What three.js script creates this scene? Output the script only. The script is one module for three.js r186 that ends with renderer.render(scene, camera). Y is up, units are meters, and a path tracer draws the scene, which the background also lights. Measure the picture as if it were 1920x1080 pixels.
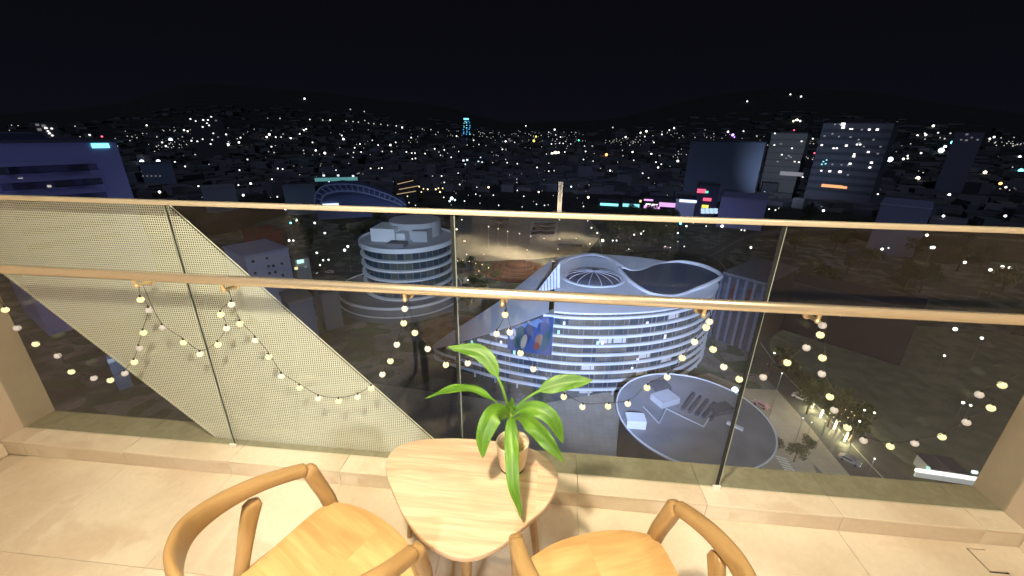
import * as THREE from 'three';
import { mergeGeometries, mergeVertices, toCreasedNormals } from 'three/addons/utils/BufferGeometryUtils.js';
import { RoundedBoxGeometry } from 'three/addons/geometries/RoundedBoxGeometry.js';
import { RectAreaLightUniformsLib } from 'three/addons/lights/RectAreaLightUniformsLib.js';
RectAreaLightUniformsLib.init();
const V = (x, y, z) => new THREE.Vector3(x, y, z), scene = new THREE.Scene(), PI = Math.PI;

// ---------------------------------------------------------------- camera
const FOC = 760, YAW = 5.2 * PI / 180, PITCH = -21.2 * PI / 180, ROLL = 0.88 * PI / 180;   // focal length in pixels of a 1920 x 1080 picture
const camera = new THREE.PerspectiveCamera(2 * Math.atan(540 / FOC) * 180 / PI, 16 / 9, 0.05, 30000);
const EYE = V(0, 1.71, 0);
const FWD = V(-Math.sin(YAW) * Math.cos(PITCH), Math.sin(PITCH), -Math.cos(YAW) * Math.cos(PITCH));
const R0 = V(Math.cos(YAW), 0, -Math.sin(YAW)), U0 = R0.clone().cross(FWD);
const RGT = R0.clone().multiplyScalar(Math.cos(ROLL)).addScaledVector(U0, Math.sin(ROLL)), UPV = RGT.clone().cross(FWD);
camera.position.copy(EYE);
camera.up.copy(UPV);
camera.lookAt(EYE.clone().add(FWD));
scene.add(camera);
// ---------------------------------------------------------------- sky, moonlight, exposure
{
  const W = 256, H = 128, d = new Float32Array(W * H * 4);
  for (let j = 0; j < H; j++) for (let i = 0; i < W; i++) {
    const e = Math.max(0, ((j + 0.5) / H - 0.5) * 180), g = Math.exp(-e / 22), k = (j * W + i) * 4;
    d[k] = 0.0013 + 0.0030 * g; d[k + 1] = 0.0013 + 0.0028 * g; d[k + 2] = 0.0018 + 0.006 * g; d[k + 3] = 1;
  }
  const t = new THREE.DataTexture(d, W, H, THREE.RGBAFormat, THREE.FloatType);
  t.mapping = THREE.EquirectangularReflectionMapping; t.magFilter = THREE.LinearFilter; t.needsUpdate = true;
  scene.background = t; scene.environment = t;
}
const moon = new THREE.DirectionalLight(new THREE.Color().setRGB(0.58, 0.70, 1), 0.28);
moon.position.set(-10, 85, 75); moon.target.position.set(0, 0, 0);
moon.castShadow = true; moon.shadow.radius = 4; moon.shadow.mapSize.set(4096, 4096);
Object.assign(moon.shadow.camera, { left: -400, right: 400, top: 400, bottom: -400, near: 1, far: 900 });
scene.add(moon, moon.target);
const renderer = new THREE.WebGLRenderer({ antialias: true });
renderer.toneMapping = THREE.LinearToneMapping; renderer.toneMappingExposure = 1;
renderer.shadowMap.enabled = true;

// ---------------------------------------------------------------- helpers
let seed = 7;
const rnd = () => { seed = (seed * 1664525 + 1013904223) >>> 0; return seed / 4294967296; };
const rr = (a, b) => a + (b - a) * rnd();
const G = -75;                                                        // street level; the balcony floor is y = 0
const dir = (px, py) => FWD.clone().addScaledVector(RGT, (px - 960) / FOC).addScaledVector(UPV, -(py - 540) / FOC);
const atY = (px, py, y) => { const d = dir(px, py); return EYE.clone().addScaledVector(d, (y - EYE.y) / d.y); };
const atZ = (px, py, z) => { const d = dir(px, py); return EYE.clone().addScaledVector(d, (z - EYE.z) / d.z); };
const atR = (px, py, r) => { const d = dir(px, py); return EYE.clone().addScaledVector(d, r / Math.hypot(d.x, d.z)); };
const used = {};
const numbered = (n) => { const k = used[n] = (used[n] ?? -1) + 1; return k ? n + '_' + String(k).padStart(3, '0') : n; };
function tag(o, label, category, group, kind) {
  if (label) o.userData.label = label;
  if (category) o.userData.category = category;
  if (group) o.userData.group = group;
  if (kind) o.userData.kind = kind;
  return o;
}
function thing(name, label, category, p = V(0, 0, 0), group) {
  const o = new THREE.Group(); o.name = numbered(name); o.position.copy(p); scene.add(o);
  return tag(o, label, category, group);
}
// geometry given in world coordinates becomes a part of the thing (or of a part, whose origin is the thing's)
function part(name, geo, m, parent, local) {
  const g = Array.isArray(geo) ? mergeGeometries(geo.map((x) => { x = x.index ? x.toNonIndexed() : x; for (const k of Object.keys(x.attributes)) if (!['position', 'normal', 'uv'].includes(k)) x.deleteAttribute(k); return x; })) : geo;
  const o = new THREE.Mesh(g, m); o.name = name; o.castShadow = o.receiveShadow = true;
  if (!local) { const q = V(0, 0, 0); for (let a = parent; a && a !== scene; a = a.parent) q.add(a.position); g.translate(-q.x, -q.y, -q.z); }
  parent.add(o); return o;
}
function struct(name, geo, m) { const o = part(numbered(name), geo, m, scene); o.userData.kind = 'structure'; return o; }
const box = (x0, x1, y0, y1, z0, z1) => new THREE.BoxGeometry(x1 - x0, y1 - y0, z1 - z0).translate((x0 + x1) / 2, (y0 + y1) / 2, (z0 + z1) / 2);
const rbox = (x0, x1, y0, y1, z0, z1, r = 0.004) => new RoundedBoxGeometry(x1 - x0, y1 - y0, z1 - z0, 2, r).translate((x0 + x1) / 2, (y0 + y1) / 2, (z0 + z1) / 2);
function uvMetres(g, s = 1, ax = null) {                             // box mapping in metres
  const p = g.attributes.position, n = g.attributes.normal, uv = new Float32Array(p.count * 2);
  for (let i = 0; i < p.count; i++) {
    const a = ax ?? (Math.abs(n.getY(i)) > 0.6 ? 'y' : Math.abs(n.getX(i)) > 0.6 ? 'x' : 'z');
    uv[i * 2] = (a === 'x' ? p.getZ(i) : p.getX(i)) * s; uv[i * 2 + 1] = (a === 'y' ? p.getZ(i) : p.getY(i)) * s;
  }
  g.setAttribute('uv', new THREE.BufferAttribute(uv, 2)); return g;
}
const tube = (pts, r, seg = 8, n = pts.length * 6, closed = false) => new THREE.TubeGeometry(new THREE.CatmullRomCurve3(pts, closed, 'centripetal'), n, r, seg, closed);
function rod(a, b, r0, r1 = r0, seg = 10) {
  const g = new THREE.CylinderGeometry(r1, r0, a.distanceTo(b), seg);
  g.applyQuaternion(new THREE.Quaternion().setFromUnitVectors(V(0, 1, 0), b.clone().sub(a).normalize()));
  return g.translate((a.x + b.x) / 2, (a.y + b.y) / 2, (a.z + b.z) / 2);
}
// a bent bar of rounded rectangular section, wide W across and H along UP, both of which may vary along it
function bar(pts, wide, high, { n = 40, seg = 16, power = 3.2, up = V(0, 1, 0), side = null } = {}) {
  const c = new THREE.CatmullRomCurve3(pts, false, 'centripetal'), pos = [], uv = [], idx = [], L = c.getLength();
  const f = (a, t) => { if (typeof a === 'number') return a; const k = t * (a.length - 1), i = Math.min(Math.floor(k), a.length - 2); return a[i] + (a[i + 1] - a[i]) * (k - i); };
  for (let i = 0; i <= n; i++) {
    const t = i / n, p = c.getPointAt(t), T = c.getTangentAt(t), S = side ? side.clone() : T.clone().cross(up).normalize(), N = S.clone().cross(T).normalize();
    const end = Math.min(1, Math.sqrt(Math.min(t, 1 - t) * L / 0.008) + 0.55);
    for (let k = 0; k <= seg; k++) {
      const a = k / seg * 2 * PI + PI / seg, ca = Math.cos(a), sa = Math.sin(a), q = Math.pow(Math.abs(ca) ** power + Math.abs(sa) ** power, -1 / power);
      const v = p.clone().addScaledVector(S, ca * q * f(wide, t) / 2 * end).addScaledVector(N, sa * q * f(high, t) / 2 * end);
      pos.push(v.x, v.y, v.z); uv.push(k / seg * 0.16, t * L);
    }
  }
  for (let i = 0; i < n; i++) for (let k = 0; k < seg; k++) { const a = i * (seg + 1) + k, b = a + seg + 1; idx.push(a, a + 1, b, b, a + 1, b + 1); }
  for (const [row, flip] of [[0, 0], [n, 1]]) {                       // caps
    const o = pos.length / 3, p = c.getPointAt(row / n); pos.push(p.x, p.y, p.z); uv.push(0.08, row / n * L);
    for (let k = 0; k < seg; k++) { const a = row * (seg + 1) + k; flip ? idx.push(o, a, a + 1) : idx.push(o, a + 1, a); }
  }
  const g = new THREE.BufferGeometry(); g.setAttribute('position', new THREE.Float32BufferAttribute(pos, 3)); g.setAttribute('uv', new THREE.Float32BufferAttribute(uv, 2)); g.setIndex(idx);
  g.computeVertexNormals(); return g;
}
// a flat sheet or slab whose outline is a list of [x, z]
function slab(outline, y0, y1, bevel = 0) {
  const s = new THREE.Shape(outline.map((p) => new THREE.Vector2(p[0], -p[1])));
  const g = new THREE.ExtrudeGeometry(s, { depth: y1 - y0 - 2 * bevel, bevelEnabled: bevel > 0, bevelSize: bevel, bevelThickness: bevel, bevelOffset: -bevel, bevelSegments: 3, curveSegments: 4 });
  return g.rotateX(-PI / 2).translate(0, y0 + bevel, 0);
}
const smooth = (pts, n, closed = true) => new THREE.CatmullRomCurve3(pts.map((p) => V(p[0], 0, p[1])), closed, 'centripetal').getSpacedPoints(n).slice(0, closed ? n : n + 1).map((p) => [p.x, p.z]);
// noise
const hash = (x, y, s) => { let h = Math.imul(x, 374761393) + Math.imul(y, 668265263) + Math.imul(s, 2147483647) | 0; h = Math.imul(h ^ (h >>> 13), 1274126177); return ((h ^ (h >>> 16)) >>> 0) / 4294967296; };
function vnoise(x, y, per, s) {
  const X = Math.floor(x), Y = Math.floor(y), fx = x - X, fy = y - Y, u = fx * fx * (3 - 2 * fx), v = fy * fy * (3 - 2 * fy), m = (a) => ((a % per) + per) % per;
  const a = hash(m(X), m(Y), s), b = hash(m(X + 1), m(Y), s), c = hash(m(X), m(Y + 1), s), d = hash(m(X + 1), m(Y + 1), s);
  return a + (b - a) * u + (c - a) * v + (a - b - c + d) * u * v;
}
const fbm = (x, y, per, s, o = 5) => { let f = 0, a = 0.5, t = 0; for (let i = 0; i < o; i++) { f += a * vnoise(x, y, per, s + i); t += a; x *= 2; y *= 2; per *= 2; a *= 0.5; } return f / t; };
function texture(n, fn, srgb = true, rx = 1, ry = 1) {               // fn(u, v) -> [r, g, b] in linear values 0..1
  const d = new Uint8Array(n * n * 4), enc = (c) => Math.max(0, Math.min(255, Math.round(255 * (srgb ? (c <= 0.0031308 ? 12.92 * c : 1.055 * c ** (1 / 2.4) - 0.055) : c))));
  for (let j = 0; j < n; j++) for (let i = 0; i < n; i++) { const c = fn(i / n, j / n), k = (j * n + i) * 4; d[k] = enc(c[0]); d[k + 1] = enc(c[1]); d[k + 2] = enc(c[2]); d[k + 3] = 255; }
  const t = new THREE.DataTexture(d, n, n); t.wrapS = t.wrapT = THREE.RepeatWrapping; t.magFilter = THREE.LinearFilter; t.minFilter = THREE.LinearMipmapLinearFilter; t.generateMipmaps = true;
  if (srgb) t.colorSpace = THREE.SRGBColorSpace; t.repeat.set(rx, ry); t.needsUpdate = true; return t;
}
const mix = (a, b, t) => a.map((x, i) => x + (b[i] - x) * t), clamp = THREE.MathUtils.clamp, sstep = THREE.MathUtils.smoothstep;
const rgb = (r, g, b) => new THREE.Color().setRGB(r, g, b);
const std = (c, roughness = 0.8, o = {}) => new THREE.MeshStandardMaterial({ color: rgb(...c), roughness, ...o });
const glow = (c, k, base = [0.5, 0.5, 0.5]) => new THREE.MeshStandardMaterial({ color: rgb(...base), emissive: rgb(...c), emissiveIntensity: k, roughness: 0.6 });

// ---------------------------------------------------------------- materials
const tileTex = [3, 11, 29].map((s) => texture(512, (u, v) => {
  const f = fbm(u * 3, v * 3, 3, s), w = fbm(u * 4 + 1.5 * f, v * 7 + f, 8, s + 40), k = fbm(u * 60, v * 60, 60, s + 80, 3);
  let c = mix([0.60, 0.50, 0.395], [0.70, 0.615, 0.51], sstep(f, 0.3, 0.7));
  c = mix(c, [0.56, 0.43, 0.33], 0.55 * sstep(w, 0.56, 0.76));
  return c.map((x) => x * (0.95 + 0.1 * k));
}));
const tileBump = texture(256, (u, v) => { const f = fbm(u * 24, v * 24, 24, 5, 4); return [f, f, f]; }, false);
const M = {};
M.tile = tileTex.map((t) => new THREE.MeshStandardMaterial({ map: t, roughness: 0.55, bumpMap: tileBump, bumpScale: 0.0006 }));
M.grout = std([0.56, 0.47, 0.37], 0.9);
M.plaster = new THREE.MeshStandardMaterial({ map: texture(256, (u, v) => { const f = fbm(u * 6, v * 6, 6, 17), k = fbm(u * 50, v * 50, 50, 3, 2); return [0.52, 0.42, 0.34].map((x) => x * (0.9 + 0.14 * f + 0.06 * k)); }), roughness: 0.85 });
M.ledge = new THREE.MeshStandardMaterial({ map: texture(256, (u, v) => { const f = fbm(u * 8, v * 8, 8, 27), k = fbm(u * 40, v * 40, 40, 31, 2); return mix([0.27, 0.25, 0.18], [0.36, 0.33, 0.25], f).map((x) => x * (0.85 + 0.3 * k)); }), roughness: 0.9 });
M.ceil = std([0.75, 0.72, 0.68], 0.9);
M.steel = new THREE.MeshStandardMaterial({ color: rgb(0.90, 0.81, 0.67), metalness: 0.85, roughness: 0.27 });
M.cap = new THREE.MeshStandardMaterial({ color: rgb(0.84, 0.76, 0.62), metalness: 0.6, roughness: 0.45 });
M.brass = new THREE.MeshStandardMaterial({ color: rgb(0.9, 0.72, 0.46), metalness: 0.8, roughness: 0.3 });
M.glass = new THREE.MeshPhysicalMaterial({ color: rgb(0.95, 0.97, 0.955), transmission: 1, thickness: 0, roughness: 0, ior: 1.37 });
M.seal = std([0.010, 0.012, 0.016], 0.85);
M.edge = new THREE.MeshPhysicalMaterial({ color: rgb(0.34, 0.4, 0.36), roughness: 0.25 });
M.mesh = new THREE.MeshStandardMaterial({ color: rgb(0.87, 0.87, 0.83), roughness: 0.55 });
const woodTex = (a, b, dark, s, nx, ny) => texture(512, (u, v) => {
  const warp = fbm(u * 2, v * 4, 4, s, 3), g = fbm(u * nx + warp * 0.7, v * ny + warp * 2.5, Math.max(nx, ny), s + 7, 4), fine = fbm(u * nx * 4, v * ny * 6, ny * 6, s + 21, 2);
  let c = mix(a, b, sstep(g, 0.32, 0.66)); c = mix(c, dark, 0.5 * sstep(fbm(u * nx + warp, v * ny * 2 + warp * 3, 64, s + 33, 3), 0.5, 0.72));
  return c.map((x) => x * (0.9 + 0.2 * fine));
});
M.tableTop = new THREE.MeshStandardMaterial({ map: woodTex([0.575, 0.455, 0.325], [0.52, 0.375, 0.262], [0.44, 0.28, 0.185], 2, 2, 26), roughness: 0.42 });
M.tableTop.map.repeat.set(1.5, 1.5);
M.tableEdge = std([0.46, 0.31, 0.16], 0.55);
M.oak = new THREE.MeshStandardMaterial({ map: woodTex([0.375, 0.235, 0.105], [0.32, 0.195, 0.082], [0.27, 0.155, 0.062], 9, 26, 2), roughness: 0.38 });
M.oak.map.repeat.set(1, 1.2);
M.seat = new THREE.MeshStandardMaterial({ map: woodTex([0.56, 0.35, 0.155], [0.50, 0.305, 0.128], [0.43, 0.25, 0.095], 14, 2, 12), roughness: 0.42 });
M.seat.map.repeat.set(1.6, 1.6);

// ================================================================ THE BALCONY
const XL = -2.93, XR = 2.17, ZG = -1.6, ZK = -1.487, KH = 0.09, ZO = -1.75;
{
  const base = struct('floor', box(XL - 0.3, XR + 0.3, -0.3, -0.012, ZO, 1.0), M.grout);
  let n = 0;
  for (let i = -5; i <= 3; i++) for (let j = 0; j < 5; j++) {
    const x0 = Math.max(XL, 0.2 + i * 0.6), x1 = Math.min(XR, 0.8 + i * 0.6), z1 = ZK + 0.49 + (j - 0) * 0.6, z0 = Math.max(ZK - 0.01, z1 - 0.6), zz = Math.min(z1, 1.0);
    if (x1 - x0 < 0.03 || zz - z0 < 0.03) continue;
    const drain = i === 2 && j === 0, g = drain
      ? [box(x0 + 0.0012, 1.922, -0.012, 0, z0, zz - 0.0012), box(1.922, 2.04, -0.012, 0, -1.352, zz - 0.0012), box(1.922, 2.04, -0.012, 0, z0, -1.462), box(2.04, x1, -0.012, 0, z0, zz - 0.0012)].map((b) => uvMetres(b, 1.1))
      : uvMetres(rbox(x0 + 0.0007, x1 - 0.0007, -0.012, rr(-0.0003, 0.0003), z0 + 0.0007, zz - 0.0007, 0.0008), 1.1);
    const t = part('tile', g, M.tile[(n * 7 + i + 9) % 3], base);
    n++;
  }
  const kerb = struct('kerb', box(XL, XR, -0.012, KH - 0.012, ZO + 0.004, ZK - 0.010), M.grout);
  for (let i = -6; i <= 3; i++) {
    const x0 = Math.max(XL, 0.2 + i * 0.6), x1 = Math.min(XR, 0.8 + i * 0.6);
    if (x1 - x0 < 0.03) continue;
    part('tile', uvMetres(rbox(x0 + 0.001, x1 - 0.001, KH - 0.012, KH, ZG - 0.005, ZK, 0.003), 1.1), M.tile[(i + 8) % 3], kerb);
    part('ledge', uvMetres(rbox(x0 + 0.0005, x1 - 0.0005, KH - 0.012, KH - 0.001, ZO, ZG - 0.0055, 0.002), 1.1), M.ledge, kerb);
    part('tile', uvMetres(rbox(x0 + 0.001, x1 - 0.001, 0.001, KH - 0.0125, ZK - 0.010, ZK - 0.0015, 0.001), 1.1), M.tile[(i + 9) % 3], kerb);
  }
  const d = thing('floor_drain', 'square tile-topped floor drain with a dark slot beside the right wall', 'drain', V(1.981, 0, -1.407));
  part('slot', [box(1.9225, 1.929, -0.011, -0.004, -1.4615, -1.3525), box(1.929, 2.0335, -0.011, -0.004, -1.361, -1.3525), box(2.0335, 2.0395, -0.011, -0.004, -1.4615, -1.3525), box(1.929, 2.0335, -0.011, -0.004, -1.4615, -1.4585)], M.seal, d);
  part('cover', uvMetres(rbox(1.930, 2.033, -0.011, 0.001, -1.458, -1.362, 0.002), 1.1), M.tile[1], d);
}
const wallL = struct('wall', uvMetres(box(XL - 0.25, XL, -0.3, 2.75, ZO, 1.0), 0.7), M.plaster);
const wallR = struct('wall', uvMetres(box(XR, XR + 0.25, -0.3, 2.75, ZO, 1.0), 0.7), M.plaster);
struct('skirting', uvMetres(rbox(XL, XL + 0.012, 0.0005, 0.075, ZK + 0.001, 1.0, 0.003), 1.1), M.tile[0]);
struct('skirting', uvMetres(rbox(XR - 0.012, XR, 0.0005, 0.075, ZK + 0.001, 1.0, 0.003), 1.1), M.tile[2]);
struct('ceiling', box(XL - 0.3, XR + 0.3, 2.75, 3.0, ZO, 1.0), M.ceil);

// room behind the balcony: it is what the glass mirrors
{
  const wallM = std([0.66, 0.60, 0.50], 0.9), dark = std([0.03, 0.03, 0.035], 0.5);
  struct('room_floor', box(-3.3, 2.6, -0.2, -0.005, 1.0, 4.8), std([0.36, 0.25, 0.16], 0.5));
  struct('room_ceiling', box(-3.3, 2.6, 2.75, 2.95, 1.0, 4.8), M.ceil);
  struct('room_wall', [box(-3.3, 2.6, -0.005, 2.75, 4.6, 4.8), box(-3.3, -3.1, -0.005, 2.75, 1.0, 4.6), box(2.4, 2.6, -0.005, 2.75, 1.0, 4.6)], wallM);
  const fr = thing('sliding_door', 'dark framed sliding glass door behind the balcony, half open', 'door', V(-0.3, 0, 1.03));
  for (const [a, b] of [[-3.1, -2.98], [-1.95, -1.85], [-0.93, -0.83], [0.36, 0.46], [1.36, 1.46], [2.28, 2.4]]) part('mullion', box(a, b, 0, 2.6, 1.0, 1.07), dark, fr);
  part('head', box(-3.1, 2.4, 2.6, 2.75, 1.0, 1.07), dark, fr);
  part('rail', box(-3.1, 2.4, -0.004, 0.03, 1.075, 1.13), dark, fr);
  for (const [a, b, c] of [[-2.9, -0.95, 0], [0.5, 2.3, 1]]) {
    const p = [], n = 60; for (let i = 0; i <= n; i++) p.push(V(a + (b - a) * i / n, 1.3, 1.25 + 0.035 * Math.sin(i * 1.05) + 0.01 * Math.sin(i * 2.3)));
    const o = part(numbered('curtain'), bar(p, 0.006, 2.5, { n: 240, seg: 4, power: 12 }), std(c ? [0.42, 0.41, 0.37] : [0.24, 0.235, 0.23], 0.95), scene);
    tag(o, c ? 'grey curtain hanging inside the glass door on its right' : 'grey curtain hanging inside the glass door on its left', 'curtain');
  }
}
function downlight(x, z, I, y, size, label, warm) {
  const t = thing('ceiling_lamp', label, 'lamp', V(x, y, z));
  part('trim', new THREE.TorusGeometry(size * 0.62, 0.012, 10, 32).rotateX(PI / 2).translate(x, y - 0.003, z), M.ceil, t);
  part('lamp_glow', new THREE.CylinderGeometry(size * 0.6, size * 0.6, 0.006, 32).translate(x, y - 0.004, z), glow(warm, 8), t);
  const l = new THREE.RectAreaLight(rgb(...warm), I / (size * size), size, size); l.position.set(x, y - 0.012, z); l.lookAt(x, y - 3, z); l.name = 'lamp_light'; scene.add(l);
}
const WARM = [1, 0.86, 0.58];
downlight(-0.45, -0.27, 39, 2.748, 0.15, 'round ceiling downlight over the balcony beside the pale table', WARM);
downlight(1.25, -0.9, 6.5, 2.748, 0.15, 'round ceiling downlight over the right end of the balcony', WARM);
downlight(-0.3, 2.6, 66, 2.748, 0.5, 'broad ceiling light inside the room behind the glass door', [1, 0.96, 0.88]);

// ---- glass balustrade
{
  const xs = [XL + 0.004, -1.645, -0.39, 0.88, XR - 0.004];
  const names = ['by the left wall', 'second from the left wall, the pale table close to it', 'behind the potted plant', 'by the right wall'];
  for (let i = 0; i < 4; i++) {
    const gap = [0, 0.0045, 0.0095, 0.0095, 0], a = xs[i] + gap[i], b = xs[i + 1] - gap[i + 1];
    const t = thing('glass_panel', 'clear balustrade glass panel ' + names[i], 'glass panel', V((a + b) / 2, KH, ZG), 'glass panels of the balustrade');
    part('pane', box(a, b, KH + 0.001, 1.392, ZG - 0.006, ZG + 0.006), M.glass, t);
    if (i < 3) {
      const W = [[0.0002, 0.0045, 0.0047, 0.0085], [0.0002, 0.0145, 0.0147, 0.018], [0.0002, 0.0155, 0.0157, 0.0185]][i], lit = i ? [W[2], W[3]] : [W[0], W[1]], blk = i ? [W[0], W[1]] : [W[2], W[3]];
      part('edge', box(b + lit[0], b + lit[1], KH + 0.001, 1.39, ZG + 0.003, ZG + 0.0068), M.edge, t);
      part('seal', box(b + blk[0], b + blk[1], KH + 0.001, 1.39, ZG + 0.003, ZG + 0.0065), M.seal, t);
      part('clip', rbox(b - 0.016, b + 0.022, KH, KH + 0.022, ZG + 0.009, ZG + 0.02, 0.003), M.ceil, t);
    }
  }
  const capt = thing('top_rail', 'thin brass coloured cap rail along the top of the balustrade glass', 'rail', V(-0.38, 1.39, ZG));
  part('cap', rbox(XL, XR, 1.3925, 1.412, ZG - 0.014, ZG + 0.014, 0.004), M.cap, capt);
  const hr = thing('handrail', 'round brushed brass coloured handrail crossing in front of the glass', 'handrail', V(-0.38, 1.09, -1.52));
  part('tube', new THREE.CylinderGeometry(0.0215, 0.0215, XR - XL, 32).rotateZ(PI / 2).translate((XL + XR) / 2, 1.09, -1.52), M.steel, hr);
  for (const px of [265, 425, 760, 943, 1325, 1545]) {
    const x = atZ(px, 555, -1.53).x;
    part('bracket', [rod(V(x, 1.073, -1.52), V(x, 1.04, -1.525), 0.008), rod(V(x, 1.042, -1.522), V(x, 1.036, -1.592), 0.0085), rod(V(x, 1.036, -1.584), V(x, 1.036, -1.5935), 0.016, 0.016, 24), new THREE.SphereGeometry(0.011, 12, 8).translate(x, 1.041, -1.523)], M.brass, hr);
  }
}
// ---- perforated screen outside the glass
{
  const Z = -1.645, P = 0.0108, HR = 0.0036, k = 0.95, top = 1.385, bot = 0.092, w = 1.35;
  const x0 = (y) => -1.682 - w + (1.382 - y) * k;                     // left diagonal edge at height y
  const pos = [], idx = [], ny = Math.round((top - bot) / P), nx = Math.round(w / P);
  for (let j = 0; j < ny; j++) for (let i = 0; i < nx; i++) {
    const y = top - (j + 0.5) * P, x = x0(y) + (i + 0.5) * P, o = pos.length / 3;
    const seam = false;
    for (let c = 0; c < 4; c++) { const sx = c === 0 || c === 3 ? -0.5 : 0.5, sy = c < 2 ? -0.5 : 0.5; pos.push(x + sx * P - sy * P * k, y + sy * P, Z); }
    for (let h = 0; h < 8; h++) { const a = (h + 0.5) * PI / 4 - 3 * PI / 4 - PI / 4 ; pos.push(x + HR * Math.cos(a), y + HR * Math.sin(a), Z); }
    for (let c = 0; c < 4; c++) { const h = c * 2, a = o + 4; idx.push(o + c, a + h, a + (h + 7) % 8 , o + c, a + (h + 1) % 8, a + h, o + c, o + (c + 1) % 4, a + (h + 1) % 8); }
  }
  const g = new THREE.BufferGeometry(); g.setAttribute('position', new THREE.Float32BufferAttribute(pos, 3)); g.setIndex(idx); g.computeVertexNormals();
  const t = thing('perforated_screen', 'slanted cream perforated metal screen outside the glass near the left wall', 'metal screen', V(-1.9, 0, Z));
  const sheet = part('perforated_sheet', g, M.mesh, t); sheet.userData.kind = 'stuff';
  const edge = (dx) => rod(V(x0(top) + dx, top, Z - 0.01), V(x0(bot) + dx, bot, Z - 0.01), 0.0025, 0.0025, 6);
  part('edge_fold', edge(0), M.mesh, t); part('edge_fold', edge(w), M.mesh, t);
}

// ================================================================ TABLE, PLANT, CHAIRS
{
  const TH = 0.5, out = smooth([[-0.593, -1.193], [-0.583, -1.252], [-0.548, -1.287], [-0.469, -1.317], [-0.337, -1.337], [-0.179, -1.34], [-0.06, -1.322], [0.03, -1.275], [0.078, -1.19], [0.046, -1.064], [-0.04, -0.955], [-0.12, -0.871], [-0.212, -0.834], [-0.316, -0.860], [-0.429, -0.945], [-0.516, -1.05], [-0.572, -1.13]], 96);
  const t = thing('side_table', 'pale wooden side table with a rounded triangular top and three round legs', 'table', V(-0.25, 0, -1.12));
  part('tabletop', uvMetres(toCreasedNormals(slab(out, TH - 0.022, TH, 0.004), 0.6), 1), M.tableTop, t);
  for (const [x, z, fx, fz] of [[-0.03, -1.14, 0.02, -1.17], [-0.215, -0.905, -0.225, -0.86], [-0.49, -1.2, -0.56, -1.25]])
    part('leg', rod(V(fx, 0.001, fz), V(x, TH - 0.0225, z), 0.011, 0.019, 20), M.oak, t);
}
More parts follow.
